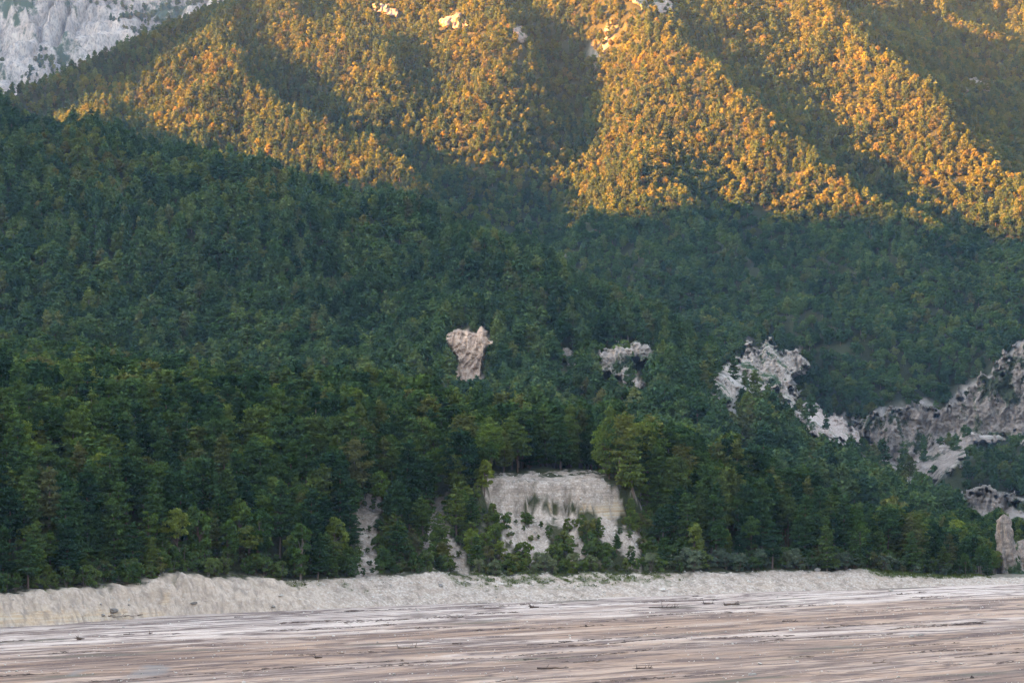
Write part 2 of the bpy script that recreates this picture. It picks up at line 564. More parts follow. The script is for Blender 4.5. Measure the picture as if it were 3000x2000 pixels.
M_LOWBROAD = mat_leaf('lower_slope_leaves', [(0, (0.032, 0.068, 0.032)), (0.5, (0.052, 0.096, 0.038)), (0.9, (0.076, 0.118, 0.042)), (1, (0.100, 0.115, 0.042))])  # darker, less yellow leaves for broadleaf trees lower down the slopes

def mat_bark():
    a = N('bark')
    r = a.n('ShaderNodeObjectInfo').outputs['Random']
    c = a.ramp(r, [(0, (0.11, 0.075, 0.055)), (0.6, (0.15, 0.105, 0.08)), (1, (0.22, 0.19, 0.165))])
    n = a.noise(a.mapping(scale=(4, 4, 0.6)), 2.5, 4)
    c = a.mix(n, a.mix(0.45, c, (0.03, 0.02, 0.015)), c)
    return a.surface(c, 0.95, n, 0.6, 0.05)
M_BARK = mat_bark()

def mat_floor():
    a = N('forest_floor')
    co = a.mapping()
    n1 = a.noise(co, 0.35, 6, 0.65)
    n2 = a.noise(co, 2.6, 5, 0.7)
    c = a.ramp(n1, [(0.3, (0.030, 0.028, 0.016)), (0.5, (0.038, 0.042, 0.018)), (0.7, (0.07, 0.06, 0.036))])
    c = a.mix(a.ramp(n2, [(0.4, 0.0), (0.7, 0.7)]), c, (0.04, 0.06, 0.02))
    # pale gravel, tan bands and grass where the ground is open
    n3 = a.noise(co, 1.6, 6, 0.72)
    n4 = a.noise(a.mapping(scale=(1, 1, 5)), 0.16, 5, 0.6)
    g = a.ramp(n3, [(0.28, (0.27, 0.225, 0.185)), (0.42, (0.50, 0.435, 0.375)), (0.56, (0.63, 0.56, 0.49)), (0.75, (0.73, 0.67, 0.60))])
    g = a.mix(a.ramp(n4, [(0.45, 0.0), (0.65, 0.45)]), g, (0.46, 0.36, 0.27))
    n6 = a.noise(co, 0.42, 6, 0.7)
    g = a.mix(a.ramp(n6, [(0.38, 0.75), (0.52, 0.0)]), g, (0.29, 0.245, 0.20))
    strata = a.noise(a.mapping(scale=(0.10, 0.10, 1.5)), 1.0, 5, 0.65)
    g = a.mix(a.math('MULTIPLY', a.attr('scar'), a.ramp(strata, [(0.40, 0.65), (0.52, 0.0)])), g, (0.31, 0.26, 0.215))
    vr = a.n('ShaderNodeTexVoronoi', Scale=1.5)
    a.l(co, vr.inputs['Vector'])
    peb = a.math('MULTIPLY', a.ramp(vr.outputs['Distance'], [(0.05, 0.0), (0.6, 0.40)]), a.math('SUBTRACT', 1.0, a.math('MULTIPLY', a.attr('wall'), 0.8)))
    g = a.mix(peb, g, (0.30, 0.27, 0.23), 'MULTIPLY')
    g = a.mix(a.math('MULTIPLY', a.attr('wall'), 0.45), g, (0.50, 0.40, 0.30))
    c = a.mix(a.attr('gravel'), c, g)
    lay = a.noise(a.mapping(scale=(0.05, 0.05, 2.2)), 1.0, 3)
    tan = a.ramp(lay, [(0.35, (0.40, 0.27, 0.14)), (0.5, (0.58, 0.42, 0.24)), (0.62, (0.62, 0.54, 0.40))])
    c = a.mix(a.attr('band'), c, tan)
    dark = a.noise(a.mapping(scale=(0.9, 0.9, 0.05)), 0.9, 4, 0.6)
    c = a.mix(a.math('MULTIPLY', a.attr('wall'), a.ramp(dark, [(0.46, 0.0), (0.68, 0.7)])), c, (0.24, 0.205, 0.175))
    gr = a.ramp(n3, [(0.3, (0.05, 0.068, 0.02)), (0.7, (0.10, 0.125, 0.04))])
    c = a.mix(a.attr('grass'), c, gr)
    b = a.math('ADD', n3, a.math('MULTIPLY', vr.outputs['Distance'], 0.7))
    return a.surface(c, 0.95, b, 0.8, 0.35)
M_FLOOR = mat_floor()

def mat_rock(name, stops, warm, veg=0.0, scale=1.0, strat=(1, 1, 3), vegcol=(0.045, 0.075, 0.035)):
    a = N(name)
    co = a.mapping(scale=strat)
    n1 = a.noise(co, 0.09 * scale, 8, 0.66, 0.4)
    n2 = a.noise(a.mapping(scale=(1.5, 1.5, 0.35)), 0.22 * scale, 7, 0.7)
    c = a.ramp(n1, stops)
    c = a.mix(a.ramp(n2, [(0.48, 0.0), (0.7, 0.75)]), c, warm)
    n5 = a.noise(a.mapping(scale=(1, 1, 0.5)), 0.9 * scale, 5, 0.7)
    c = a.mix(a.ramp(n5, [(0.35, 0.75), (0.55, 0.0)]), c, (0.10, 0.095, 0.09))
    if veg > 0:
        n3 = a.noise(a.mapping(scale=(1, 1, 0.7)), 0.035 * scale, 7, 0.68)
        c = a.mix(a.ramp(n3, [(0.62 - veg * 0.3, 0.0), (0.67 - veg * 0.3, 1.0)]), c, vegcol)
    return a.surface(c, 0.9, a.math('ADD', n1, n5), 1.0, 1.2 / scale)
M_PINK = mat_rock('pink_limestone', [(0.3, (0.34, 0.24, 0.17)), (0.5, (0.58, 0.44, 0.34)), (0.7, (0.70, 0.58, 0.47))], (0.58, 0.38, 0.25), 0.0, 3.0)
M_GREY = mat_rock('grey_limestone', [(0.3, (0.19, 0.165, 0.145)), (0.5, (0.38, 0.34, 0.30)), (0.7, (0.55, 0.505, 0.455))], (0.46, 0.34, 0.25), 0.35, 2.0)
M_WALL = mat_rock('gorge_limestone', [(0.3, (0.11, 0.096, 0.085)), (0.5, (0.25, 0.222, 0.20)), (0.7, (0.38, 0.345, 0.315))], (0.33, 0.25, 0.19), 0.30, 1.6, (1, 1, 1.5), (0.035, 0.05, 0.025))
M_CRAG2 = mat_rock('rosy_grey_limestone', [(0.3, (0.22, 0.18, 0.16)), (0.5, (0.40, 0.35, 0.32)), (0.7, (0.56, 0.50, 0.46))], (0.50, 0.36, 0.27), 0.25, 2.4)
M_CRAG = mat_rock('streaked_crag', [(0.3, (0.14, 0.12, 0.11)), (0.5, (0.30, 0.26, 0.23)), (0.7, (0.45, 0.40, 0.36))], (0.40, 0.27, 0.18), 0.30, 3.0)
M_FARROCK = mat_rock('far_limestone', [(0.3, (0.20, 0.185, 0.175)), (0.5, (0.38, 0.355, 0.335)), (0.7, (0.50, 0.465, 0.43))], (0.50, 0.40, 0.33), 0.24, 0.30, (1, 1, 0.6), (0.045, 0.07, 0.04))

def mat_hill():
    a = N('hillside_soil')
    co = a.mapping()
    n1 = a.noise(co, 0.06, 7, 0.65)
    c = a.ramp(n1, [(0.3, (0.016, 0.022, 0.011)), (0.52, (0.026, 0.034, 0.015)), (0.75, (0.040, 0.042, 0.022))])
    n2 = a.noise(co, 0.35, 6, 0.7)
    rock = a.ramp(n2, [(0.3, (0.24, 0.22, 0.20)), (0.6, (0.45, 0.42, 0.39)), (0.75, (0.55, 0.50, 0.45))])
    c = a.mix(a.attr('rock'), c, rock)
    return a.surface(c, 0.95, n2, 0.8, 1.0)
M_HILL = mat_hill()

SH_ANG = math.atan2(TOE[8][0][1] - TOE[2][0][1], TOE[8][0][0] - TOE[2][0][0])

def mat_bed():
    a = N('lake_bed_gravel')
    rot = (0, 0, -SH_ANG)
    tc = a.n('ShaderNodeTexCoord')
    def mp(sx, sy, off=0.0):
        m0 = a.n('ShaderNodeMapping')
        m0.inputs['Rotation'].default_value = rot
        a.l(tc.outputs['Object'], m0.inputs['Vector'])
        m = a.n('ShaderNodeMapping')
        m.inputs['Scale'].default_value = (sx, sy, 1)
        m.inputs['Location'].default_value = (off, off * 0.7, 0)
        a.l(m0.outputs[0], m.inputs['Vector'])
        return m.outputs[0]
    n1 = a.noise(mp(0.008, 0.030), 1.0, 6, 0.60, 1.2)
    n2 = a.noise(mp(0.016, 0.080, 13), 1.0, 7, 0.64, 1.2)
    base = a.ramp(n1, [(0.32, (0.20, 0.128, 0.088)), (0.45, (0.34, 0.225, 0.150)), (0.53, (0.40, 0.29, 0.215)), (0.62, (0.45, 0.36, 0.30)), (0.76, (0.56, 0.485, 0.43))])
    base = a.mix(a.ramp(n2, [(0.36, 0.85), (0.52, 0.0)]), base, (0.20, 0.14, 0.11))
    base = a.mix(a.ramp(n2, [(0.58, 0.0), (0.75, 0.5)]), base, (0.56, 0.49, 0.44))
    # pale dried silt close to the shore
    sep = a.n('ShaderNodeSeparateXYZ')
    m0 = a.n('ShaderNodeMapping')
    m0.inputs['Rotation'].default_value = rot
    a.l(tc.outputs['Object'], m0.inputs['Vector'])
    a.l(m0.outputs[0], sep.inputs[0])
    (tx, ty), _ = TOE[6]
    s_toe = -math.sin(SH_ANG) * tx + math.cos(SH_ANG) * ty
    dist = a.math('SUBTRACT', s_toe, sep.outputs['Y'])
    wob = a.noise(mp(0.012, 0.05, 41), 1.0, 4, 0.6)
    dd = a.math('ADD', dist, a.math('MULTIPLY', a.math('SUBTRACT', wob, 0.5), 90.0))
    near = a.ramp(a.math('DIVIDE', dd, 120.0), [(0.0, 0.85), (0.42, 0.75), (0.62, 0.0)])
    pale = a.ramp(n2, [(0.36, (0.36, 0.285, 0.24)), (0.45, (0.55, 0.475, 0.42)), (0.7, (0.66, 0.59, 0.54))])
    base = a.mix(near, base, pale)
    # strand lines: dark reddish plant litter left by the falling water
    def line(sx, sy, off, w, lvl):
        nn = a.noise(mp(sx, sy, off), 1.0, 5, 0.5, 1.5)
        dlt = a.math('ABSOLUTE', a.math('SUBTRACT', nn, lvl))
        band = a.ramp(a.math('DIVIDE', dlt, w), [(0.25, 1.0), (1.0, 0.0)])
        gate = a.ramp(a.noise(mp(0.02, 0.12, off + 5), 1.0, 4, 0.6), [(0.36, 0.0), (0.50, 1.0)])
        return a.math('MULTIPLY', band, gate)
    l1 = line(0.008, 0.050, 3.0, 0.060, 0.5)
    l2 = line(0.012, 0.085, 21.0, 0.045, 0.47)
    l3 = line(0.03, 0.22, 57.0, 0.026, 0.52)
    lines = a.math('MAXIMUM', l1, a.math('MAXIMUM', l2, a.math('MULTIPLY', l3, 0.5)))
    fine = a.noise(mp(0.9, 1.4), 1.6, 5, 0.75)
    lines = a.math('MULTIPLY', lines, a.ramp(fine, [(0.30, 0.75), (0.5, 1.0)]))
    base = a.mix(a.math('MULTIPLY', lines, 0.9), base, (0.068, 0.038, 0.032))
    base = a.mix(a.ramp(fine, [(0.3, 0.55), (0.55, 0.0)]), base, (0.20, 0.165, 0.14))
    # wet olive patches
    wet = a.noise(mp(0.02, 0.09, 77), 1.0, 4, 0.6)
    base = a.mix(a.ramp(wet, [(0.61, 0.0), (0.67, 0.75)]), base, (0.095, 0.085, 0.058))
    base = a.mix(a.math('MULTIPLY', a.attr('silt'), 0.6), base, (0.17, 0.165, 0.16))
    return a.surface(base, 0.85, fine, 0.5, 0.15)
M_BED = mat_bed()

def mat_plain(name, c0, c1, scale=2.0, rough=0.9, strat=(1, 1, 1)):
    a = N(name)
    n = a.noise(a.mapping(scale=strat), scale, 5, 0.65)
    r = a.n('ShaderNodeObjectInfo').outputs['Random']
    k = a.ramp(r, [(0, 0.75), (1, 1.2)])
    c = a.mix(1.0, a.ramp(n, [(0.3, c0), (0.7, c1)]), k, 'MULTIPLY')
    return a.surface(c, rough, n, 0.6, 0.05)
M_STONE = mat_plain('pale_cobble', (0.36, 0.33, 0.29), (0.60, 0.57, 0.52))
M_BOULDER = mat_plain('grey_boulder', (0.15, 0.14, 0.13), (0.36, 0.34, 0.31), 1.2)
M_WOOD = mat_plain('bleached_driftwood', (0.20, 0.16, 0.13), (0.42, 0.36, 0.30), 3.0, 0.9, (3, 3, 0.5))
M_DARKWOOD = mat_plain('wet_driftwood', (0.055, 0.04, 0.034), (0.13, 0.095, 0.075), 3.0, 0.9)
M_GRASS = mat_leaf('grass_blades', [(0, (0.060, 0.088, 0.024)), (0.6, (0.085, 0.115, 0.032)), (1, (0.12, 0.125, 0.05))], 0.3, 0.5)

# ------------------------------------------------------------------ the lake bed and the terrain
PINKP = [(1296, 985), (1330, 966), (1372, 970), (1398, 976), (1411, 953), (1420, 956), (1427, 984), (1450, 1004), (1426, 1020), (1414, 1045), (1408, 1080), (1412, 1118), (1330, 1118), (1342, 1062), (1328, 1032), (1310, 1012)]
G3 = [(1748, 1035), (1803, 1008), (1825, 1010), (1850, 1003), (1897, 1008), (1927, 1046), (1910, 1063), (1855, 1055), (1862, 1089), (1899, 1146), (1838, 1131), (1803, 1097), (1750, 1078)]
G4 = [(2060, 1163), (2085, 1119), (2128, 1072), (2184, 1042), (2190, 1000), (2210, 1030), (2256, 992), (2282, 1033), (2333, 1033), (2369, 1055), (2357, 1092), (2316, 1097), (2327, 1153), (2336, 1186), (2299, 1166), (2273, 1144), (2167, 1144), (2141, 1185), (2090, 1182)]
G5 = [(2310, 1192), (2378, 1181), (2406, 1198), (2412, 1217), (2466, 1221), (2487, 1247), (2515, 1266), (2546, 1340), (2511, 1306), (2427, 1290), (2367, 1270)]
G6 = [(2500, 1240), (2545, 1222), (2620, 1196), (2700, 1186), (2755, 1203), (2800, 1172), (2850, 1122), (2915, 1085), (2945, 1040), (2990, 1002), (3060, 990), (3240, 980), (3240, 1330), (2970, 1285), (2880, 1300), (2835, 1342), (2785, 1385), (2722, 1420), (2650, 1410), (2600, 1360), (2548, 1310)]
G7 = [(2800, 1450), (2860, 1425), (2930, 1440), (3000, 1465), (3200, 1470), (3200, 1700), (2960, 1700), (2890, 1600), (2810, 1490)]

def axis(parts):
    out = []
    for a, b, st in parts:
        out.append(np.arange(a, b, st))
    out.append(np.array([parts[-1][1]]))
    return np.concatenate(out)

bx = axis([(-8500, -600, 790), (-600, -150, 45), (-150, 190, 1.4), (190, 640, 45), (640, 5500, 810)])
by = axis([(-3800, 300, 410), (300, 440, 14), (440, 800, 1.0), (800, 1000, 20), (1000, 7400, 640)])
X, Y = np.meshgrid(bx, by)
X, Y = X.ravel(), Y.ravel()
ca, sa = math.cos(SH_ANG), math.sin(SH_ANG)
ta, tb = ca * X + sa * Y, -sa * X + ca * Y
rel = fbm(ta / 45, tb / 7, 4, 61) * 0.28 + fbm(ta / 9, tb / 2.2, 3, 66) * 0.05
core = ((X > -150) & (X < 190) & (Y > 440) & (Y < 800))
Zb = np.where(core, rel, 0.0) - 0.02
Zb = np.where((np.abs(X) > 900) | (Y > 1100), -1.0, Zb)
V = np.stack([X, Y, Zb], -1)
ub, vb_ = project(X, np.maximum(Y, 50), Zb)
SILT = [[(395, 1966), (430, 1948), (470, 1943), (497, 1954), (490, 1968), (455, 1980), (410, 1984), (340, 1988), (385, 1974)],
        [(185, 1980), (225, 1962), (262, 1955), (250, 1965), (215, 1982)]]
jb = fbm(X / 3, Y / 3, 3, 68)
silt = np.zeros(len(X))
for pl in SILT:
    silt = np.maximum(silt, smooth(poly_dist(ub, vb_, pl) + jb * 4, -1.5, 2.5) * core)
bed = mesh_obj('lake_bed', V, grid_faces(len(bx), len(by)), M_BED, smooth_=True)
point_attr(bed, 'silt', silt)
tag(bed, kind='structure')

x1 = axis([(-430, -135, 5), (-135, 165, 0.8), (165, 430, 5)])
y1 = axis([(580, 590, 2), (590, 790, 0.8), (790, 900, 2.0), (900, 1304, 4.0)])
X, Y = np.meshgrid(x1, y1)
X, Y = X.ravel(), Y.ravel()
Z = H(X, Y)
U_, V_ = project(X, Y, Z)
jit = fbm(X / 2.2, Y / 2.2, 4, 71)
jit2 = fbm(X / 6, Y / 6, 3, 73)
sd, td = toe_coords(X, Y)
bwv = np.interp(td, BANK_T, BANK_W)
gravel = smooth(bwv + 1.2 + jit * 1.6 - sd, -0.6, 0.8)
scar_d = poly_dist(U_, V_, SCAR) + jit * 15 + jit2 * 22 - 3
gravel = np.maximum(gravel, smooth(scar_d, -2, 5))
soft = np.zeros(len(X))
for sp in STREAKS:
    soft = np.maximum(soft, smooth(poly_dist(U_, V_, sp), -26, 10))
runs = fbm(U_ / 46, V_ / 130, 4, 74) + 0.5 * jit
zone_ = smooth(U_, 1000, 1060) * smooth(U_, 1960, 1880) * (sd > bwv) * (sd < 60)
gravel = np.maximum(gravel, smooth(soft * 0.95 + runs * 0.75 + 0.12 * smooth(U_, 1380, 1460), 0.42, 0.72) * zone_)
gravel = np.where(sd > 75, 0, gravel)
gravel = np.maximum(gravel, smooth(td, 2930, 2980) * 0.35 * (Y < 1000))
for pl in (PINKP, G3):
    gravel = np.maximum(gravel, smooth(poly_dist(U_, V_, pl) + jit * 10, -4, 4) * (Y > 1100) * 0.8)
band = smooth(poly_dist(U_, V_, BAND) + jit * 6 + jit2 * 8, -1, 4) * (sd < 75) * 0.62
for pl in ([(-20, 1800), (120, 1788), (260, 1785), (420, 1788), (490, 1800), (480, 1812), (300, 1822), (-20, 1838)], [(415, 1724), (470, 1722), (500, 1745), (505, 1772), (480, 1775), (455, 1745)]):
    band = np.maximum(band, smooth(poly_dist(U_, V_, pl) + jit * 10 + jit2 * 10, -2, 8) * 0.5 * (sd < 12))
# the scar wall carries rough relief
lay_ = Z / 1.3 + fbm(X / 9, Y / 9, 3, 76) * 0.5
fr_ = lay_ - np.floor(lay_)
Z = Z + np.where((scar_d > -3) & (sd < 75), ridged(X / 1.9, Y / 1.9, 3, 75) * 0.55 + (smooth(fr_, 0.2, 0.8) - fr_) * 1.1, 0)
strk = np.zeros(len(X))
for sp in STREAKS:
    strk = np.maximum(strk, smooth(poly_dist(U_, V_, sp), -10, 6))
Z = Z + strk * (sd < 75) * (fbm(X / 1.7, Y / 1.7, 3, 78) * 0.45 - 0.5)
Z = Z + np.where((sd > 1) & (sd < bwv + 1), fbm(X / 1.6, Y / 1.6, 3, 79) * 0.34, 0)
grass_bank = smooth(td, 1340, 1420) * smooth(td, 2140, 1950) * smooth(sd, 3.5, 10) * smooth(jit + 0.7 * jit2, -0.25, 0.45) * smooth(sd, 22, 15)
grass_right = smooth(td, 2560, 2680) * smooth(td, 2990, 2920) * smooth(sd, 5.5, 8.5) * smooth(sd, 26, 18)
grass_left = smooth(td, 1200, 1000) * smooth(jit2, 0.0, 0.3) * smooth(sd, 3.6, 5) * smooth(sd, 10, 7) * smooth(jit, -0.1, 0.3)
grass = np.clip(np.maximum(np.maximum(grass_bank * 0.75, grass_right), grass_left * 0.7), 0, 1)
wall = smooth(td, 1100, 850) * smooth(sd, 12, 8)
shore = mesh_obj('shore_terrain', np.stack([X, Y, Z], -1), grid_faces(len(x1), len(y1)), M_FLOOR, smooth_=True)
for nm, dat in (('gravel', gravel), ('band', band), ('scar', smooth(scar_d, -2, 6) * (sd < 75)), ('grass', grass), ('wall', wall)):
    point_attr(shore, nm, dat)
tag(shore, kind='structure')


x2 = np.arange(-760, 761, 5.0)
y2 = np.arange(1300, 3101, 5.0)
X, Y = np.meshgrid(x2, y2)
ZZ = H(X.ravel(), Y.ravel()).reshape(X.shape)
gyy, gxx = np.gradient(ZZ, 5.0)
slope = np.hypot(gxx, gyy)
rockm = smooth(slope + fbm(X / 30, Y / 30, 4, 81) * 0.25, 1.65, 1.95)
um, vm = project(X.ravel(), Y.ravel(), ZZ.ravel())
jm = fbm(X.ravel() / 14, Y.ravel() / 14, 4, 83)
rockm = rockm.ravel()
for pl in (G4, G5, G6, G7):
    rockm = np.maximum(rockm, smooth(poly_dist(um, vm, pl) + jm * 30, -12, 8) * (vm > 900) * (Y.ravel() < 2000))
spur_ = poly_dist(um, vm, [(2700, 1440), (2780, 1380), (2860, 1300), (3000, 1255), (3300, 1180), (3300, 1450), (2900, 1440), (2800, 1470)])
rockm = rockm * (1 - smooth(spur_ + jm * 20, -10, 10) * (vm > 1100))
mount = mesh_obj('mountain_terrain', np.stack([X.ravel(), Y.ravel(), ZZ.ravel()], -1), grid_faces(len(x2), len(y2)), M_HILL, smooth_=True)
point_attr(mount, 'rock', rockm.ravel())
tag(mount, kind='structure')

# limestone mountain closing the valley behind
def far_z(X, Y):
    w = fbm(X / 260, Y / 260, 3, 90)
    gul = ridged(X / 170 + w, Y / 1400, 4, 91) * 95 + ridged(X / 60 + w * 2, Y / 300, 4, 95) * 18 + fbm(X / 36, Y / 36, 4, 97) * 11
    yy = Y - gul + 0.10 * (X + 700) + 40
    st = fbm(X / 120, yy / 120, 3, 99) * 22
    base = np.interp(yy + st, [4200, 4450, 4700, 5000, 5300, 5700], [150, 400, 590, 860, 1070, 1160])
    lay = base / 38.0 + fbm(X / 150, Y / 150, 3, 94) * 0.8
    fr = lay - np.floor(lay)
    return base + (smooth(fr, 0.15, 0.6) - fr) * 38.0 * 0.62, yy
x3 = axis([(-2000, -1000, 20), (-1000, -280, 4.0), (-280, 200, 20)])
y3 = axis([(4300, 4450, 10), (4450, 5150, 4.0), (5150, 5900, 20)])
X, Y = np.meshgrid(x3, y3)
X, Y = X.ravel(), Y.ravel()
Z, _ = far_z(X, Y)
far = mesh_obj('far_mountain', np.stack([X, Y, Z], -1), grid_faces(len(x3), len(y3)), M_FARROCK)
tag(far, kind='structure')

# the mountain on the other side of the valley, beyond the frame, its ridge line shaped to lay evening shadow on the lower slopes
SUNX = Vector((TO_SUN.x, TO_SUN.y)).normalized()
LD, TE = 2600.0, math.tan(SUN_EL)
PROF_S = [-2600, -400, 600, 1750, 2010, 2050, 2090, 2130, 2320, 2450, 2500, 2548, 2570, 2640, 2733, 3000, 4000, 6200]
PROF_T = [200, 330, 350, 352, 350, 345, 300, 322, 314, 328, 372, 446, 455, 520, 580, 660, 960, 960]
ss = axis([(-2600, 1500, 60), (1500, 2900, 12), (2900, 6200, 60)])
cc = np.array([-1900, -1500, -1000, -600, -300, -120, 0, 120, 300, 600, 1000, 1400.0])
S_, C_ = np.meshgrid(ss, cc)
S_, C_ = S_.ravel(), C_.ravel()
top = np.interp(S_, PROF_S, PROF_T) + TE * LD + perlin(S_ / 40, S_ * 0, 101) * 7 + perlin(S_ / 13, S_ * 0, 102) * 3
fall = np.interp(np.abs(C_), [0, 120, 300, 600, 1000, 1900], [0, .1, .27, .55, .85, 1.0])
Z = top * (1 - fall) - np.where(np.abs(C_) > 1300, 3, 0) + fbm(S_ / 200, C_ / 200, 3, 105) * 35 * fall * (1 - fall)
X = SUNX.x * (LD + C_) + SUNX.y * S_
Y = SUNX.y * (LD + C_) - SUNX.x * S_
opp = mesh_obj('opposite_mountain', np.stack([X, Y, Z], -1), grid_faces(len(ss), len(cc)), M_HILL, smooth_=True)
point_attr(opp, 'rock', np.zeros(len(X)))
tag(opp, kind='structure')

# the valley sides behind the camera and to its side: they shut out the low sky
def valley_side(name, pts, hw, seed):
    pts = np.asarray(pts, float)
    seg = np.concatenate([[0], np.cumsum(np.hypot(np.diff(pts[:, 0]), np.diff(pts[:, 1])))])
    tt = np.arange(0, seg[-1], 60.0)
    px, py, pz = [np.interp(tt, seg, pts[:, i]) for i in range(3)]
    dx, dy = np.gradient(px), np.gradient(py)
    L = np.hypot(dx, dy)
    nx, ny = -dy / L, dx / L
    cr_ = np.linspace(-1, 1, 17)
    T_, K_ = np.meshgrid(np.arange(len(tt)), cr_)
    T_, K_ = T_.ravel(), K_.ravel()
    X = px[T_] + nx[T_] * K_ * hw
    Y = py[T_] + ny[T_] * K_ * hw
    Z = (pz[T_] + fbm(X / 500, Y / 500, 4, seed) * 90) * (1 - np.abs(K_)) ** 0.9 - 2 + fbm(X / 150, Y / 150, 3, seed + 2) * 25 * (1 - np.abs(K_))
    o = mesh_obj(name, np.stack([X, Y, Z], -1), grid_faces(len(tt), len(cr_)), M_HILL, smooth_=True)
    point_attr(o, 'rock', np.zeros(len(X)))
    tag(o, kind='structure')
valley_side('mountain_behind', [(4300, 3600, 800), (3600, 1800, 750), (3100, 300, 700), (2200, -1500, 750), (300, -2300, 820), (-1500, -2300, 780)], 1500, 171)

# ------------------------------------------------------------------ cliffs and crags
OUTCROPS = {}

def cliff(name, label, poly, mat, step=2.4, bulge=4.0, relief=3.0, fs=1.0, rim=14.0, edge=9.0, dmin=900.0, group=None, cat='cliff', steep=0.0):
    poly = np.asarray(poly, float)
    u0, v0 = poly.min(0) - 6
    u1, v1 = poly.max(0) + 6
    uu = np.arange(u0, u1, step)
    vv = np.arange(v0, v1, step)
    Ug, Vg = np.meshgrid(uu, vv)
    U, W = Ug.ravel(), Vg.ravel()
    # terrain distance on a coarse lattice, then interpolated
    cu, cv = np.arange(u0, u1 + 12, 12.0), np.arange(v0, v1 + 12, 12.0)
    CU, CV = np.meshgrid(cu, cv)
    D = raycast(CU.ravel(), CV.ravel(), dmin).reshape(CU.shape)
    D = np.where(np.isnan(D), np.nanmedian(D), D)
    Dr = D
    for _ in range(3):
        Dp = np.pad(D, 1, mode='edge')
        D = (Dp[:-2, 1:-1] + Dp[2:, 1:-1] + Dp[1:-1, :-2] + Dp[1:-1, 2:] + 2 * D) / 6
    D = np.minimum(D, Dr)
    fx, fy = (U - u0) / 12.0, (W - v0) / 12.0
    i = np.clip(fx.astype(int), 0, len(cu) - 2)
    j = np.clip(fy.astype(int), 0, len(cv) - 2)
    a, b = fx - i, fy - j
    Dg = D[j, i] * (1 - a) * (1 - b) + D[j, i + 1] * a * (1 - b) + D[j + 1, i] * (1 - a) * b + D[j + 1, i + 1] * a * b
    Dg0 = Dg
    if steep > 0:
        Dg = np.minimum(Dg, Dg * (1 - steep) + np.percentile(Dg, 30) * steep)
    sc = np.median(Dg) / FPX
    xm, zm = U * sc, W * sc             # metres across and up the face
    dist = poly_dist(U, W, poly) + fbm(U / 22, W / 22, 4, 111 + len(OUTCROPS)) * edge
    inn = smooth(dist, 0, rim)
    sd_ = 120 + len(OUTCROPS) * 7
    warp = fbm(xm / 9, zm / 9, 2, sd_ + 4) * 3
    blk = np.floor(fbm((xm + warp) / (5.5 * fs), (zm - warp) / (7 * fs), 3, sd_) * 4.0) / 4.0
    joint = ridged((xm + 0.25 * zm + warp) / (4.2 * fs), zm / (22 * fs), 4, sd_ + 1)
    lz = (zm + 0.18 * xm + warp * 0.8) / (3.4 * fs) + fbm(xm / 6, zm / 3, 3, sd_ + 6) * 1.3
    lf = lz - np.floor(lz)
    r = (blk * 0.55 + joint * 0.95 + (np.abs(lf - 0.5) - 0.25) * 0.45 + fbm(xm / 1.6, zm / 1.3, 3, sd_ + 2) * 0.22) * relief
    e_ = smooth(dist, -6, rim * 0.7)
    Dn = (Dg - bulge - r * inn) * e_ + (Dg0 + 9.0) * (1 - e_)
    pts = P(U, W, Dn)
    keep = dist > -6
    f = grid_faces(len(uu), len(vv), keep)
    f = f[:, ::-1]
    vts, f, used = compact(pts, f)
    base = vts.mean(0)
    o = mesh_obj(name, vts - base, f, mat)
    o.location = base
    tag(o, label, cat, group)
    OUTCROPS[o.name] = (poly, float(np.median(Dg)))
    return o

cliff('cliff', 'pinkish bare limestone cliff standing out of the dark pine hillside', PINKP, M_PINK, 1.6, 7, 2.6, 0.8, 6, 6, 1000, steep=0.6)
cliff('cliff', 'pale grey broken crag at the lower end of the pine spur', G3, M_GREY, 1.6, 9, 3.6, 0.9, 7, 12, 1000, steep=0.6)
cliff('cliff', 'small grey crag half hidden by pines, beside the pinkish cliff', [(1636, 1020), (1662, 1014), (1690, 1052), (1704, 1076), (1668, 1070), (1640, 1046)], M_GREY, 2, 4, 2, 0.8, 7, 9, 1000, steep=0.4)
cliff('cliff', 'broad grey limestone crag with a pale scree chute on its side', G4, M_GREY, 2.0, 12, 5.0, 1.4, 10, 18, 1300, steep=0.6)
cliff('cliff', 'pinkish stepped rock ledge rising just behind the dark wood', G5, M_CRAG2, 2.0, 12, 5.0, 1.3, 9, 12, 1300, steep=0.6)
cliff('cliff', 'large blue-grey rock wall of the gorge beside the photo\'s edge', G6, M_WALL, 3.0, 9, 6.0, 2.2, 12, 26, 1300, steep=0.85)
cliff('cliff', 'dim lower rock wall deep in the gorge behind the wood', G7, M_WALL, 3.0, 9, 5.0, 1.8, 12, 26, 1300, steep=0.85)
TOPS = [
    ('sunlit pale crag on the high slope, top centre, beside golden trees', [(1288, 62), (1318, 42), (1350, 40), (1375, 70), (1370, 90), (1330, 84), (1300, 82)], M_CRAG),
    ('small sunlit rock just below the pale crag, top centre', [(1504, 84), (1528, 80), (1546, 112), (1530, 128), (1508, 118)], M_CRAG),
    ('sunlit rosy rock at the upper rim of the picture, centre', [(1840, -8), (1900, -12), (1968, 0), (1975, 34), (1930, 40), (1880, 28)], M_CRAG),
    ('grey rock ledge near the upper rim above golden trees', [(1094, 12), (1130, 8), (1170, 24), (1172, 46), (1136, 50), (1100, 36)], M_CRAG),
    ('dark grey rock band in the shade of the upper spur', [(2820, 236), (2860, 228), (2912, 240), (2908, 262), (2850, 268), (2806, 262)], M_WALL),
]
for lab, pl, mt in TOPS:
    cliff('rock_outcrop', lab, pl, mt, 2.4, 8, 4.5, 1.4, 7, 7, 1400, cat='rock', steep=0.5)
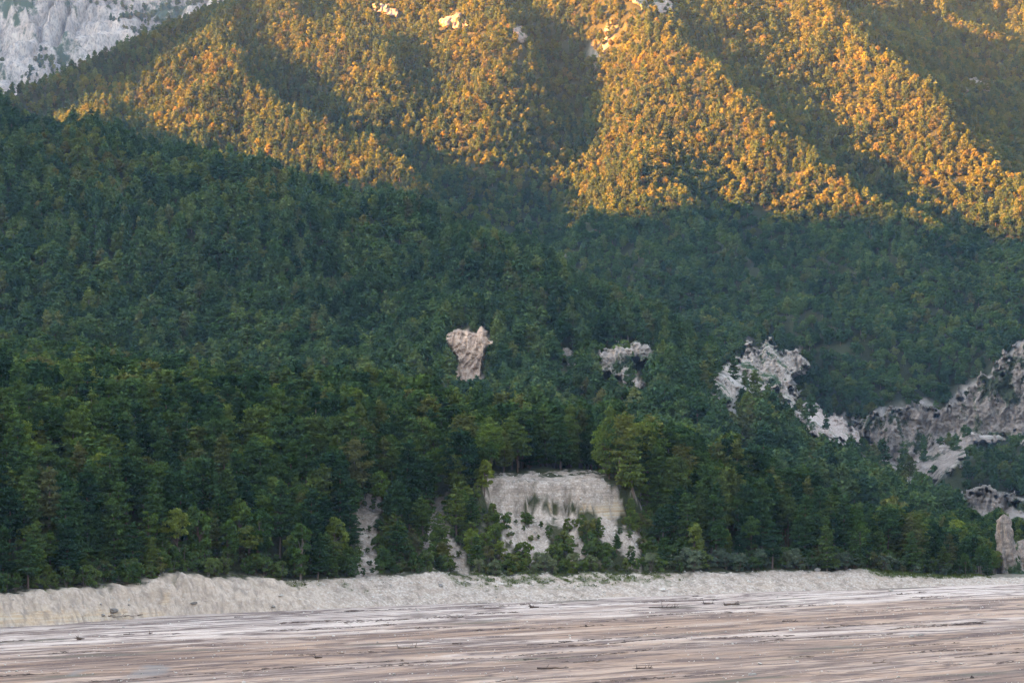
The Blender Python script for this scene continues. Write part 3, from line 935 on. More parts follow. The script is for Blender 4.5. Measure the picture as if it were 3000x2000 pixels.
# ------------------------------------------------------------------ tree shapes
def tube(path, radii, sides=6):
    path = np.asarray(path, float)
    vs_, fs_ = [], []
    n = len(path)
    for i in range(n):
        d = path[min(i + 1, n - 1)] - path[max(i - 1, 0)]
        d = d / (np.linalg.norm(d) + 1e-9)
        a = np.cross(d, [0, 0, 1.0] if abs(d[2]) < 0.9 else [1.0, 0, 0])
        a /= np.linalg.norm(a)
        b = np.cross(d, a)
        for k in range(sides):
            an = 2 * math.pi * k / sides
            vs_.append(path[i] + radii[i] * (math.cos(an) * a + math.sin(an) * b))
    for i in range(n - 1):
        for k in range(sides):
            p, q = i * sides + k, i * sides + (k + 1) % sides
            fs_ += [(p, q, q + sides), (p, q + sides, p + sides)]
    return np.array(vs_), np.array(fs_)

class Geo:
    def __init__(self):
        self.v, self.f, self.n = [], [], 0
    def add(self, v, f):
        self.v.append(v)
        self.f.append(np.asarray(f) + self.n)
        self.n += len(v)
    def get(self):
        return np.concatenate(self.v), np.concatenate(self.f)

def blades(cent, size, r, elong=1.8, out=None, flat=0.0):
    """one small triangle for each centre; flat turns them towards the horizontal"""
    n = len(cent)
    d1 = r.normal(size=(n, 3))
    d2 = r.normal(size=(n, 3))
    if flat:
        d1[:, 2] *= 1 - flat
        d2[:, 2] *= 1 - flat * 0.7
    if out is not None:
        d1 = d1 + out * 1.2
    d1 /= np.linalg.norm(d1, axis=1, keepdims=True)
    d2 -= (d2 * d1).sum(1, keepdims=True) * d1
    d2 /= np.linalg.norm(d2, axis=1, keepdims=True) + 1e-9
    s = (size * r.uniform(0.65, 1.35, n))[:, None]
    a = cent - d1 * s * 0.5 * elong - d2 * s * 0.3
    b = cent - d1 * s * 0.3 * elong + d2 * s * 0.5
    c = cent + d1 * s * 0.6 * elong
    v = np.stack([a, b, c], 1).reshape(-1, 3)
    return v, np.arange(3 * n).reshape(-1, 3)

def pine_shape(seed, h=16.0, whorls=13, per=4, pads=3, k=26, size=0.42, base=0.3, spread=3.3, shape=0.75):
    r = np.random.default_rng(seed)
    tr, cr = Geo(), Geo()
    bend = r.normal(0, 0.25, 2)
    def axis_pt(t):
        return np.array([bend[0] * math.sin(t * 2.2) , bend[1] * math.sin(t * 2.6), t * h])
    ts = np.linspace(0, 0.985, 9)
    v, f = tube([axis_pt(t) for t in ts], [h * 0.0155 * (1 - t) ** 0.8 + 0.035 for t in ts], 7)
    tr.add(v, f)
    az = r.uniform(0, 6.28)
    for w in range(whorls):
        t = base + (1 - base) * ((w + r.uniform(-0.3, 0.3)) / whorls)
        t = min(max(t, base * 0.9), 0.97)
        q = (t - base) / (1 - base)
        prof = (max(1 - q, 0) ** shape) * (0.72 + 0.28 * min(1, q * 5))
        az += r.uniform(0.5, 1.2)
        for b in range(per):
            if r.random() < 0.16:
                continue
            an = az + b * 2 * math.pi / per + r.normal(0, 0.25)
            L = (spread * prof + 0.45) * r.uniform(0.6, 1.2)
            d = np.array([math.cos(an), math.sin(an), 0])
            rise = 0.10 + 0.35 * q + r.normal(0, 0.08)
            p0 = axis_pt(t)
            def bp(x):
                return p0 + d * L * x + np.array([0, 0, L * (rise * x - 0.16 * math.sin(x * 3.1))])
            v, f = tube([bp(0), bp(0.5), bp(1)], [0.03 + L * 0.016, 0.025 + L * 0.008, 0.015], 4)
            tr.add(v, f)
            for p in range(pads):
                x = 0.34 + 0.66 * (p + r.uniform(0.2, 0.9)) / pads
                c = bp(x) + r.normal(0, 0.12, 3) + np.array([-d[1], d[0], 0]) * r.normal(0, 0.22 * L * 0.5)
                rad = (0.34 + 0.20 * L) * r.uniform(0.8, 1.2)
                cent = c + r.normal(size=(k, 3)) * np.array([rad, rad, rad * 0.22]) * 0.62
                v, f = blades(cent, size, r, 1.9, None, 0.25)
                cr.add(v, f)
    top = axis_pt(0.985)
    cent = top + r.normal(size=(int(k * 1.6), 3)) * np.array([0.35, 0.35, 0.6])
    v, f = blades(cent, size, r, 1.9)
    cr.add(v, f)
    return tr.get(), cr.get()

def spruce_shape(seed, h=17.0, k=16, size=0.45):
    r = np.random.default_rng(seed)
    tr, cr = Geo(), Geo()
    v, f = tube([(0, 0, 0), (0, 0, h * .5), (0, 0, h)], [0.26, 0.14, 0.02], 7)
    tr.add(v, f)
    for w in range(20):
        q = (w + 0.5) / 20
        z = h * (0.08 + 0.9 * q)
        L0 = 2.9 * (1 - q) ** 0.85 + 0.25
        for b in range(7):
            an = w * 0.7 + b * 0.9 + r.normal(0, 0.12)
            L = L0 * r.uniform(0.75, 1.1)
            d = np.array([math.cos(an), math.sin(an), -0.28])
            p0 = np.array([0, 0, z])
            v, f = tube([p0, p0 + d * L], [0.035, 0.012], 3)
            tr.add(v, f)
            x = r.uniform(0.15, 1.02, k)[:, None]
            cent = p0 + d * L * x + r.normal(size=(k, 3)) * np.array([0.26, 0.26, 0.12])
            v, f = blades(cent, size, r, 1.9, None, 0.2)
            cr.add(v, f)
    return tr.get(), cr.get()

def broad_shape(seed, h=12.0, rx=3.0, clumps=46, k=62, size=0.42, stems=1, low=0.25):
    r = np.random.default_rng(seed)
    tr, cr = Geo(), Geo()
    cz, rz = h * (1 + low) / 2, h * (1 - low) / 2
    cs = []
    lob = r.uniform(-1, 1, (4, 3)) * np.array([rx * .45, rx * .45, rz * .35])
    for i in range(clumps):
        d = r.normal(size=3)
        d /= np.linalg.norm(d)
        rr = r.uniform(0.45, 0.95) ** 0.6
        c = d * rr * np.array([rx, rx, rz]) * 0.8 + lob[i % 4] * 0.7
        c[2] = max(c[2], -rz * 0.92)
        tp = 1 - 0.35 * max(0, c[2] / rz)
        c[:2] *= tp
        cs.append(c + np.array([0, 0, cz]))
    cs = np.array(cs)
    for s_ in range(stems):
        an = r.uniform(0, 6.28)
        fx = np.array([math.cos(an), math.sin(an), 0]) * (0.0 if stems == 1 else 0.3 * rx)
        pts = [fx * 0.3, fx * 0.6 + [0, 0, cz * 0.5], fx + r.normal(0, .15, 3) + [0, 0, cz], fx * 1.1 + [0, 0, h * 0.86]]
        rad = h * 0.014 / math.sqrt(stems)
        v, f = tube(pts, [rad + 0.03, rad * 0.8 + .02, rad * 0.5 + .02, 0.02], 6)
        tr.add(v, f)
    for c in cs[:: 3 if stems == 1 else 5]:
        p0 = np.array([0, 0, max(0.4, min(c[2] - 0.8, cz) * r.uniform(0.6, 0.9))])
        m = (p0 + c) / 2 + [0, 0, 0.2]
        v, f = tube([p0, m, c], [0.012 * h * 0.5 + .01, 0.03, 0.012], 4)
        tr.add(v, f)
    for c in cs:
        rad = r.uniform(0.22, 0.40) * rx
        d = r.normal(size=(k, 3))
        d /= np.linalg.norm(d, axis=1, keepdims=True)
        d[:, 2] = np.where(d[:, 2] < -0.35, -d[:, 2], d[:, 2])
        cent = c + d * rad * (r.uniform(0.35, 1.0, (k, 1)) ** 0.5) * np.array([1, 1, 0.78])
        v, f = blades(cent, size, r, 1.35, d * 0.4)
        cr.add(v, f)
    return tr.get(), cr.get()

def protos(kind, shapes, mat):
    out = []
    for (tv, tf), (cv, cf) in shapes:
        t = bpy.data.meshes.new('trunk')
        c = bpy.data.meshes.new('crown')
        for me, v, f, m in ((t, tv, tf, M_BARK), (c, cv, cf, mat)):
            me.from_pydata(v.tolist(), [], f.tolist())
            me.materials.append(m)
        out.append((t, c, float(cv[:, 2].max())))
    return out

PINES = protos('pine', [pine_shape(s, 16, 11, 5, 3, 30, 0.45, b, sp, shp) for s, b, sp, shp in
                        [(1, 0.30, 3.3, 0.7), (2, 0.42, 3.6, 0.55), (3, 0.22, 3.0, 0.85), (4, 0.5, 3.9, 0.5), (5, 0.15, 3.2, 0.8), (6, 0.34, 2.7, 0.75)]], M_PINE)
BROADS = protos('broad', [broad_shape(s, 12, rx, 48, 64, 0.40, 1, lw) for s, rx, lw in [(11, 3.2, .22), (12, 2.7, .15), (13, 3.6, .3), (14, 2.4, .1), (15, 3.0, .2)]], M_BROAD)
YELLOWS = protos('yellow', [broad_shape(s, 12, 3.0, 44, 60, 0.42, 1, .25) for s in (17, 18)], M_YELLOW)
SHRUBS = protos('shrub', [broad_shape(s, 4.0, rx, 20, 60, 0.30, 4, .02) for s, rx in [(21, 1.6), (22, 2.0), (23, 1.3)]], M_SHRUB)
WILLOWS = protos('willow', [broad_shape(s, 4.5, rx, 22, 64, 0.28, 5, .03) for s, rx in [(26, 2.0), (27, 1.7)]], M_WILLOW)
SPRUCES = protos('spruce', [spruce_shape(31), spruce_shape(32)], M_SPRUCE)

def stuff_proto(name, shape, mat, col):
    (tv, tf), (cv, cf) = shape
    o = mesh_obj(name, np.concatenate([tv, cv]), np.concatenate([tf, cf + len(tv)]), M_BARK, link=False)
    o.data.materials.append(mat)
    mi = np.concatenate([np.zeros(len(tf), np.int32), np.ones(len(cf), np.int32)])
    o.data.polygons.foreach_set('material_index', mi)
    col.objects.link(o)
    return o

def scatter(name, label, pts, scl, rot, idx, col, n_protos):
    """one object whose points carry the trees of a wood that nobody could count"""
    me = bpy.data.meshes.new(name)
    me.vertices.add(len(pts))
    me.vertices.foreach_set('co', np.asarray(pts, np.float32).ravel())
    a = me.attributes.new('scl', 'FLOAT_VECTOR', 'POINT')
    a.data.foreach_set('vector', np.asarray(scl, np.float32).ravel())
    a = me.attributes.new('rot', 'FLOAT_VECTOR', 'POINT')
    a.data.foreach_set('vector', np.asarray(rot, np.float32).ravel())
    a = me.attributes.new('idx', 'INT', 'POINT')
    a.data.foreach_set('value', np.asarray(idx, np.int32))
    o = bpy.data.objects.new(name, me)
    COL.objects.link(o)
    g = bpy.data.node_groups.new(name, 'GeometryNodeTree')
    g.interface.new_socket('Geometry', in_out='INPUT', socket_type='NodeSocketGeometry')
    g.interface.new_socket('Geometry', in_out='OUTPUT', socket_type='NodeSocketGeometry')
    gi, go = g.nodes.new('NodeGroupInput'), g.nodes.new('NodeGroupOutput')
    ip = g.nodes.new('GeometryNodeInstanceOnPoints')
    ci = g.nodes.new('GeometryNodeCollectionInfo')
    ci.inputs['Collection'].default_value = col
    ci.inputs['Separate Children'].default_value = True
    ci.inputs['Reset Children'].default_value = True
    def na(nm, typ):
        nd = g.nodes.new('GeometryNodeInputNamedAttribute')
        nd.data_type = typ
        nd.inputs['Name'].default_value = nm
        return nd.outputs['Attribute']
    L = g.links.new
    L(gi.outputs[0], ip.inputs['Points'])
    L(ci.outputs[0], ip.inputs['Instance'])
    ip.inputs['Pick Instance'].default_value = True
    L(na('idx', 'INT'), ip.inputs['Instance Index'])
    L(na('rot', 'FLOAT_VECTOR'), ip.inputs['Rotation'])
    L(na('scl', 'FLOAT_VECTOR'), ip.inputs['Scale'])
    L(ip.outputs[0], go.inputs[0])
    md = o.modifiers.new('scatter', 'NODES')
    md.node_group = g
    tag(o, label, None, None, 'stuff')
    return o

# ------------------------------------------------------------------ where the trees stand
def candidates(x0, x1, y0, y1, g, seed):
    r = np.random.default_rng(seed)
    a = np.arange(x0, x1, g)
    b = np.arange(y0, y1, g)
    A, B = np.meshgrid(a, b)
    A = A + (np.arange(len(b)) % 2)[:, None] * g * 0.5
    return (A + r.uniform(-.45, .45, A.shape) * g).ravel(), (B + r.uniform(-.45, .45, B.shape) * g).ravel()

SPURP = [(2700, 1440), (2780, 1380), (2860, 1300), (3000, 1255), (3300, 1180), (3300, 1440), (2900, 1430), (2800, 1460)]

def in_any(u, v, grow=0.0):
    m = np.zeros(u.shape, bool)
    for pl, D in OUTCROPS.values():
        m |= poly_dist(u, v, pl) > -grow
    return m & ~(poly_dist(u, v, SPURP) > 0)

# --- the bench and the front slope
ax_, ay_ = candidates(-330, 420, 590, 1300, 4.3, 51)
bx_, by_ = candidates(-125, 150, 585, 800, 2.6, 57)
_s, _t = toe_coords(bx_, by_)
_w = np.interp(_t, BANK_T, BANK_W)
_bu = 1500 + FPX * bx_ / by_
_m = ((_bu > 960) & (_bu < 2000) & (_s < 42)) | ((_s > _w) & (_s < _w + 11) & (_t < 2960))
n_coarse = len(ax_)
ax_, ay_ = np.concatenate([ax_, bx_[_m]]), np.concatenate([ay_, by_[_m]])
extra = np.arange(len(ax_)) >= n_coarse
za_ = zA(ax_, ay_)
hz = Hq(ax_, ay_)
s_, t_ = toe_coords(ax_, ay_)
bw_ = np.interp(t_, BANK_T, BANK_W)
bu, bv = project(ax_, ay_, za_)
jit = fbm(ax_ / 6, ay_ / 6, 3, 131)
ok = (za_ > hz - 2.5) & (s_ > bw_ + 1.3 + jit * 1.5) & (bu > -350) & (bu < 3550) & ((t_ < 2990) | (s_ > 22))
q_ = s_ - bw_
front = (q_ < 26)
cur_g = np.zeros(len(ax_))
for sp in STREAKS:
    cur_g = np.maximum(cur_g, smooth(poly_dist(bu, bv, sp), -8, 4))
cur_g = np.maximum(cur_g, smooth(poly_dist(bu, bv, SCAR), -10, 0))
cur_g = np.where(s_ > 70, 0, cur_g)
rr = np.random.default_rng(52).random(len(ax_))
ok &= rr > cur_g * np.where(extra, np.where(bv > 1525, 0.5, 0.8), 1.1)
zone_scar = (bu > 1010) & (bu < 1950) & (q_ < 25)
zone_under = (bu > 1400) & (bu < 1930) & (q_ < 25)
mixn = fbm(ax_ / 38, ay_ / 38, 3, 133) + 0.25 * fbm(ax_ / 9, ay_ / 9, 2, 134)
pb = 0.33 + 0.55 * mixn
pb = np.where((t_ < 900) & (q_ < 70), 0.16 + 0.3 * mixn, pb)
pb = np.where((ay_ > 830) & (ay_ < 980) & (bu < 1000), 0.62 + 0.4 * mixn, pb)
pb = np.where((ay_ > 990), 0.12 + 0.2 * mixn, pb)
pb = np.where((t_ > 1950) & (q_ < 60), 0.22 + 0.4 * mixn, pb)
r2 = np.random.default_rng(53).random(len(ax_))
r3 = np.random.default_rng(54).random(len(ax_))
kind = np.where(r2 < pb, 1, 0)                          # 0 pine, 1 broadleaf, 2 shrub, 3 willow, 4 yellow-green, 5 spruce
kind = np.where(zone_scar & (r2 < 0.2), 2, np.where(zone_scar & (r2 < 0.45), 1, kind))
kind = np.where(zone_under & (r2 < 0.75), 2, kind)
kind = np.where(extra, 2, kind)
kind = np.where((q_ < 5.5) & (r3 < 0.6), 2, kind)
kind = np.where((q_ < 7) & (t_ > 1500) & (r3 < 0.30), 3, kind)
kind = np.where((kind == 1) & (ay_ > 820) & (r3 < 0.05), 4, kind)
kind = np.where((kind == 0) & (q_ > 30) & (r3 > 0.975), 5, kind)
rh = np.random.default_rng(55).random(len(ax_))
hh = np.select([kind == 0, kind == 1, kind == 2, kind == 3, kind == 4], [12 + 9 * rh, 8 + 6.5 * rh, 1.6 + 3.2 * rh, 2.4 + 3 * rh, 10 + 4 * rh], 13 + 6 * rh)
hh = np.where(zone_scar & (kind == 0), 7.5 + 6.5 * rh, hh)
hh = np.where(zone_scar & (kind == 1), 4.5 + 4 * rh, hh)
hh = np.where(zone_under & (kind < 2), 3.5 + 3 * rh, hh)
hh = np.where(extra & ~zone_scar, 1.8 + 3.4 * rh, hh)
hh = np.where((cur_g > 0.3) & (kind >= 2), hh * 0.55, hh)
hh = np.where((q_ < 7) & (kind == 0), hh * 0.72, hh)
hh = np.where((t_ > 2700) & (kind < 2), hh * np.interp(t_, [2700, 2980], [1, 0.6]), hh)
hh = np.where((s_ > 300) & (kind < 2), hh * 0.88, hh)
lim_v = np.interp(bu, [1250, 1900, 2050, 2350, 2500, 2615, 2742, 2850, 2925, 3000], [1100, 1145, 1225, 1285, 1305, 1365, 1435, 1505, 1600, 1640])
lim_v = np.where((bu > 2700) & (ay_ > 870), np.maximum(1495, lim_v - 110), lim_v)
lim_v = lim_v + fbm(bu / 60, bu * 0, 2, 137) * 22
lim_v = np.where(bu < 1250, -9e9, lim_v)
px_ = bv - hh * FPX / ay_
over = px_ < lim_v
hh = np.where(over & (bu > 1250), (bv - lim_v) * ay_ / FPX * (0.8 + 0.2 * rh), hh)
ok &= ~(over & (hh < np.where(kind < 2, 4.5, 1.0)) & (kind != 2))
# nothing tall may hide the pale scar, the scree or the cliffs behind
topu, topv = project(ax_, ay_, za_ + hh * 0.75)
hide = (poly_dist(topu, topv, SCAR) > -6) & (s_ < 60)
for sp in STREAKS:
    hide |= (poly_dist(topu, topv, sp) > 0) & (s_ < 60) & (r3 < 0.7) & ((kind < 2) | (hh > 2.2))
for fr in (0.45, 0.75, 1.0):
    for du in (-14, 14):
        fu, fv = project(ax_, ay_, za_ + hh * fr)
        hide |= in_any(fu + du, fv, 3) & (ay_ > 930)
hide &= ~((bu > 2780) & (ay_ > 870) & (topv > 1495))
dens = np.where(s_ > 60, rr > 0.40, np.where((kind < 2) & ~zone_scar & ((q_ < 18) | (t_ < 950)), rr > 0.33, rr > 0.05))
dens &= np.where(zone_scar & (kind == 2), True, np.where(zone_scar, r3 > 0.15, True))
ok &= ~hide & dens
ok &= visible(ax_, ay_, za_, hh)
sel = np.flatnonzero(ok)
ax_, ay_, az_, kind, hh, s_, t_, q_, bu, bv = [q[sel] for q in (ax_, ay_, za_, kind, hh, s_, t_, q_, bu, bv)]
az_ = Hq(ax_, ay_) * 0 + H(ax_, ay_)

# how much of each one shows, nearest first
buf = np.zeros((520, 800), bool)
showing = np.zeros(len(ax_))
for i in np.argsort(ay_):
    hp = hh[i] * FPX / ay_[i]
    wp = hp * (0.42 if kind[i] in (0, 5) else 0.55 if kind[i] in (1, 4) else 0.95)
    lo = 0.3 if kind[i] == 0 else 0.12
    x0 = int(np.clip((bu[i] - wp / 2) / 4, 0, 749)); x1_ = int(np.clip((bu[i] + wp / 2) / 4, 0, 749)) + 1
    y0 = int(np.clip((bv[i] - hp) / 4, 0, 499)); y1_ = int(np.clip((bv[i] - hp * lo) / 4, 0, 499)) + 1
    if bu[i] < -20 or bu[i] > 3020:
        continue
    b = buf[y0:y1_, x0:x1_]
    showing[i] = b.size - b.sum()
    yy_, xx_ = np.mgrid[y0:y1_, x0:x1_]
    w_ = (yy_ - y0 + 1) / max(1, y1_ - y0)
    half = (x1_ - x0) / 2
    b |= np.abs(xx_ - (x0 + x1_ - 1) / 2) <= half * np.clip(0.35 + w_ * 0.6, 0, 0.85)

ORD = ['first', 'second', 'third', 'fourth', 'fifth', 'sixth', 'seventh', 'eighth', 'ninth', 'tenth', 'eleventh', 'twelfth', 'thirteenth',
       'fourteenth', 'fifteenth', 'sixteenth', 'seventeenth', 'eighteenth', 'nineteenth', 'twentieth', 'twenty-first', 'twenty-second', 'twenty-third', 'twenty-fourth']
KINDS = {
    0: ('pine_tree', 'pine', 'dark green pine', PINES, 16.0, 'pines of the wooded bench', 300),
    1: ('broadleaf_tree', 'tree', 'leafy green tree', BROADS, 12.0, 'broadleaf trees of the wooded bench', 290),
    2: ('shrub', 'shrub', 'low green shrub', SHRUBS, 4.0, 'shrubs above the bank', 290),
    3: ('willow_bush', 'bush', 'grey willow bush', WILLOWS, 4.5, 'grey willow bushes above the bank', 120),
    4: ('broadleaf_tree', 'tree', 'bright yellow-green rounded tree', YELLOWS, 12.0, 'yellow-green trees of the bench', 40),
    5: ('spruce_tree', 'spruce', 'slim pointed spruce', SPRUCES, 17.0, 'spruces of the bench', 40),
}

def along(u):
    for lim, txt in ((220, 'at the photo\'s left edge'), (440, 'above the tall earth bank'), (660, 'above the notched earth bank'), (860, 'past the notched bank'),
                     (1040, 'before the first scree streak'), (1220, 'beside the first scree streak'), (1400, 'beside the long scree chute'), (1560, 'left of the white scar'),
                     (1720, 'below the white scar'), (1880, 'by the tan rock band'), (2060, 'just beyond the white scar'), (2250, 'well beyond the white scar'),
                     (2450, 'on the dark point'), (2650, 'above the pale cobble bank'), (2800, 'by the green grass strip')):
        if u < lim:
            return txt
    return 'at the tip of the wooded point'

def rank(q):
    for lim, txt in ((7, 'at slope foot'), (18, 'low on the slope'), (32, 'high on the slope'), (60, 'on the brow'), (120, 'in the wood')):
        if q < lim:
            return txt
    return 'far back in the wood'

cells = {}
picked = np.zeros(len(ax_), bool)
for k, (nm, cat, desc, pr, h0, grp, most) in KINDS.items():
    ids = np.flatnonzero((kind == k) & (showing > 3))
    ids = ids[np.argsort(-showing[ids])][:most]
    picked[ids] = True
    for i in ids:
        cells.setdefault((k, along(bu[i]), rank(q_[i])), []).append(i)

def place(nm, pr, h0, i, h, label, cat, grp, r):
    root = bpy.data.objects.new(nm, None)
    root.empty_display_size = 0.5
    COL.objects.link(root)
    root.location = (ax_[i], ay_[i], az_[i] - 0.15)
    root.rotation_euler = (r.normal(0, 0.025), r.normal(0, 0.025), r.uniform(0, 6.28))
    t, c, top = pr[r.integers(len(pr))] if (h0 != 16.0 or q_[i] > 12) else pr[(2, 4, 0)[r.integers(3)]]
    sz = h / top
    w = sz * r.uniform(0.9, 1.15) * (1.0 if h0 < 14 else min(1.25, (h0 / h) ** 0.35))
    root.scale = (w, w, sz)
    tag(root, label, cat, grp)
    for me, pn in ((t, 'trunk'), (c, 'crown')):
        o = bpy.data.objects.new(pn, me)
        COL.objects.link(o)
        o.parent = root

tr_ = np.random.default_rng(77)
for (k, al, rk), ids in cells.items():
    nm, cat, desc, pr, h0, grp, most = KINDS[k]
    ids = sorted(ids, key=lambda i: bu[i])
    for j, i in enumerate(ids):
        if len(ids) == 1:
            lab = f'{desc} {rk} {al}'
        elif j < len(ORD) - 1:
            lab = f'{ORD[j]} {desc} {rk} {al}' if j < len(ids) - 1 else f'last {desc} {rk} {al}'
        else:
            lab = f'{desc} {rk} {al}'
        place(nm, pr, h0, i, hh[i], lab, cat, grp, tr_)

def tree_points(xs, ys, zs, hs, kinds, table, r):
    """table: kind -> (list of prototype numbers, prototype height)"""
    n = len(xs)
    idx = np.zeros(n, int)
    sc_ = np.zeros((n, 3))
    for k, (nums, h0) in table.items():
        m = kinds == k
        idx[m] = r.choice(nums, m.sum())
        sz = hs[m] / h0
        w = sz * r.uniform(0.9, 1.2, m.sum())
        sc_[m] = np.stack([w, w, sz], -1)
    rot = np.stack([r.normal(0, .03, n), r.normal(0, .03, n), r.uniform(0, 6.28, n)], -1)
    return np.stack([xs, ys, zs - 0.2], -1), sc_, rot, idx

# the rest of the bench wood
colA = bpy.data.collections.new('bench_trees')
for n_, (sh, mt) in enumerate([(pine_shape(1, 16, 12, 4, 3, 18, 0.62, .30, 3.4, .7), M_PINE), (pine_shape(2, 16, 12, 4, 3, 18, 0.62, .42, 3.7, .55), M_PINE),
                               (pine_shape(3, 16, 12, 4, 3, 18, 0.62, .22, 3.1, .85), M_PINE), (broad_shape(11, 12, 3.2, 40, 40, .52), M_BROAD),
                               (broad_shape(12, 12, 2.7, 40, 40, .52), M_BROAD), (broad_shape(13, 12, 3.5, 40, 40, .52), M_BROAD),
                               (broad_shape(21, 4, 1.8, 18, 40, .34, 4, .02), M_SHRUB), (spruce_shape(33, 17, 10, .55), M_SPRUCE), (broad_shape(18, 12, 3.0, 40, 40, .5), M_YELLOW)]):
    stuff_proto('wood_tree_%02d' % n_, sh, mt, colA)
m = ~picked
pts = tree_points(ax_[m], ay_[m], az_[m], hh[m], kind[m], {0: ([0, 1, 2], 16), 1: ([3, 4, 5], 12), 2: ([6], 4), 3: ([6], 4), 4: ([8], 12), 5: ([7], 17)}, np.random.default_rng(78))
scatter('bench_forest', 'dense mixed wood covering the flat bench behind the shore trees', *pts, colA, 9)
print('bench things', picked.sum(), 'bench stuff', m.sum())

# --- the pine hill and the mountain
colB = bpy.data.collections.new('hill_trees')
for n_, (sh, mt) in enumerate([(pine_shape(101, 12, 8, 4, 2, 16, 0.80, .22, 2.6, .7), M_FARPINE), (pine_shape(102, 12, 8, 4, 2, 16, 0.80, .3, 2.9, .55), M_FARPINE),
                               (pine_shape(103, 12, 8, 4, 2, 16, 0.80, .15, 2.4, .85), M_FARPINE), (pine_shape(104, 12, 8, 4, 2, 16, 0.80, .12, 2.9, .6), M_FARPINE),
                               (broad_shape(105, 10, 3.3, 26, 34, .85, 1, .12), M_FARBROAD), (broad_shape(106, 10, 2.8, 26, 34, .85, 1, .1), M_FARBROAD), (broad_shape(107, 10, 3.8, 28, 34, .85, 1, .16), M_FARBROAD),
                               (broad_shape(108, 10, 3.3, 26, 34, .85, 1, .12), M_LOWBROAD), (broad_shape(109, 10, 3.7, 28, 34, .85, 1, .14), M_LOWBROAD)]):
    stuff_proto('hill_tree_%02d' % n_, sh, mt, colB)

def hill_wood(name, label, zf, other, x0, x1, y0, y1, g, seed, hrange, pbroad, dens):
    X, Y = candidates(x0, x1, y0, y1, g, seed)
    Z = zf(X, Y)
    r = np.random.default_rng(seed + 1)
    hgt = Hq(X, Y)
    u, v = project(X, Y, Z)
    ok = (Z > hgt - 3) & (u > -420) & (u < 3420) & (v > -420) & (r.random(len(X)) < dens(X, Y, u, v))
    pb = pbroad(X, Y, u, v)
    kd = (r.random(len(X)) < pb).astype(int)
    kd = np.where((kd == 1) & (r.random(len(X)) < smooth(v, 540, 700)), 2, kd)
    hs = hrange(X, Y, u, v) * r.uniform(0.6, 1.32, len(X)) * np.where(kd >= 1, 0.88, 1.0)
    ok &= visible(X, Y, Z, hs)
    rk_ = r.random(len(X))
    for fr in (0.1, 0.5, 0.95):
        for du in (-6, 6):
            tu, tv = project(X, Y, Z + hs * fr)
            ok &= ~(in_any(tu + du, tv, 1) & (rk_ < np.where(v < 300, 0.6, 0.92)))
    X, Y, hs, kd = X[ok], Y[ok], hs[ok], kd[ok]
    Z = Hq(X, Y)
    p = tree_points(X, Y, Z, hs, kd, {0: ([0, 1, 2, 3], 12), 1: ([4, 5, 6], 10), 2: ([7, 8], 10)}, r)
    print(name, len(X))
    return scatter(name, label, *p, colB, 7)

hill_wood('pine_hill_forest', 'dark pine forest covering the shaded hill behind the bench', zB, None, -420, 420, 1100, 1760, 5.5, 61,
          lambda x, y, u, v: np.interp(y, [1200, 1600], [13.2, 10.0]), lambda x, y, u, v: 0.20 + 0.75 * fbm(x / 75, y / 75, 3, 141), lambda x, y, u, v: 0.92 + 0 * x)
hill_wood('mountain_forest', 'mixed forest covering the mountain, golden in the evening sun above and shaded below', zC, None, -640, 680, 1490, 3000, 5.7, 65,
          lambda x, y, u, v: np.interp(y, [1600, 2600], [11.0, 9.8]), lambda x, y, u, v: np.clip(np.interp(u, [0, 1200, 2200, 3000], [.40, .50, .66, .72]) + 0.4 * fbm(x / 70, y / 70, 3, 143), .1, .95),
          lambda x, y, u, v: np.clip(0.95 + 0.3 * fbm(x / 50, y / 70, 3, 145), .6, 1) * np.where((u > 2560) & (v > 1150), 0.8, 1))
# bushes clinging to the far mountain
r = np.random.default_rng(91)
X, Y = r.uniform(-1250, -250, 9000), r.uniform(4380, 5250, 9000)
Z, yy = far_z(X, Y)
k_ = (fbm(X / 110, Z / 130, 4, 151) > 0.30)
X, Y, Z = X[k_], Y[k_], Z[k_]
p = tree_points(X, Y, Z, r.uniform(7, 13, len(X)), (r.random(len(X)) < .7).astype(int), {0: ([0, 1], 12), 1: ([4, 5, 6], 10)}, r)
scatter('far_mountain_scrub', 'scattered scrub on the ledges of the hazy far limestone mountain', *p, colB, 7)

# ------------------------------------------------------------------ small things of the shore
def stone_mesh(name, seed, mat, sub=1, col=None):
    import bmesh
    bm = bmesh.new()
    bmesh.ops.create_icosphere(bm, subdivisions=sub, radius=0.5)
    r = np.random.default_rng(seed)
    ph = r.uniform(0, 6, 6)
    for v in bm.verts:
        c = v.co
        k = 1 + 0.22 * math.sin(c.x * 5 + ph[0]) * math.cos(c.y * 6 + ph[1]) + 0.16 * math.sin(c.z * 7 + ph[2] + c.x * 4) + r.normal(0, 0.06)
        v.co = c * k
        v.co.z *= 0.7
    me = bpy.data.meshes.new(name)
    bm.to_mesh(me)
    bm.free()
    me.materials.append(mat)
    o = bpy.data.objects.new(name, me)
    if col is not None:
        col.objects.link(o)
    return o
colS = bpy.data.collections.new('stones')
for n_ in range(4):
    stone_mesh('stone_%02d' % n_, 200 + n_, M_STONE, 1, colS)

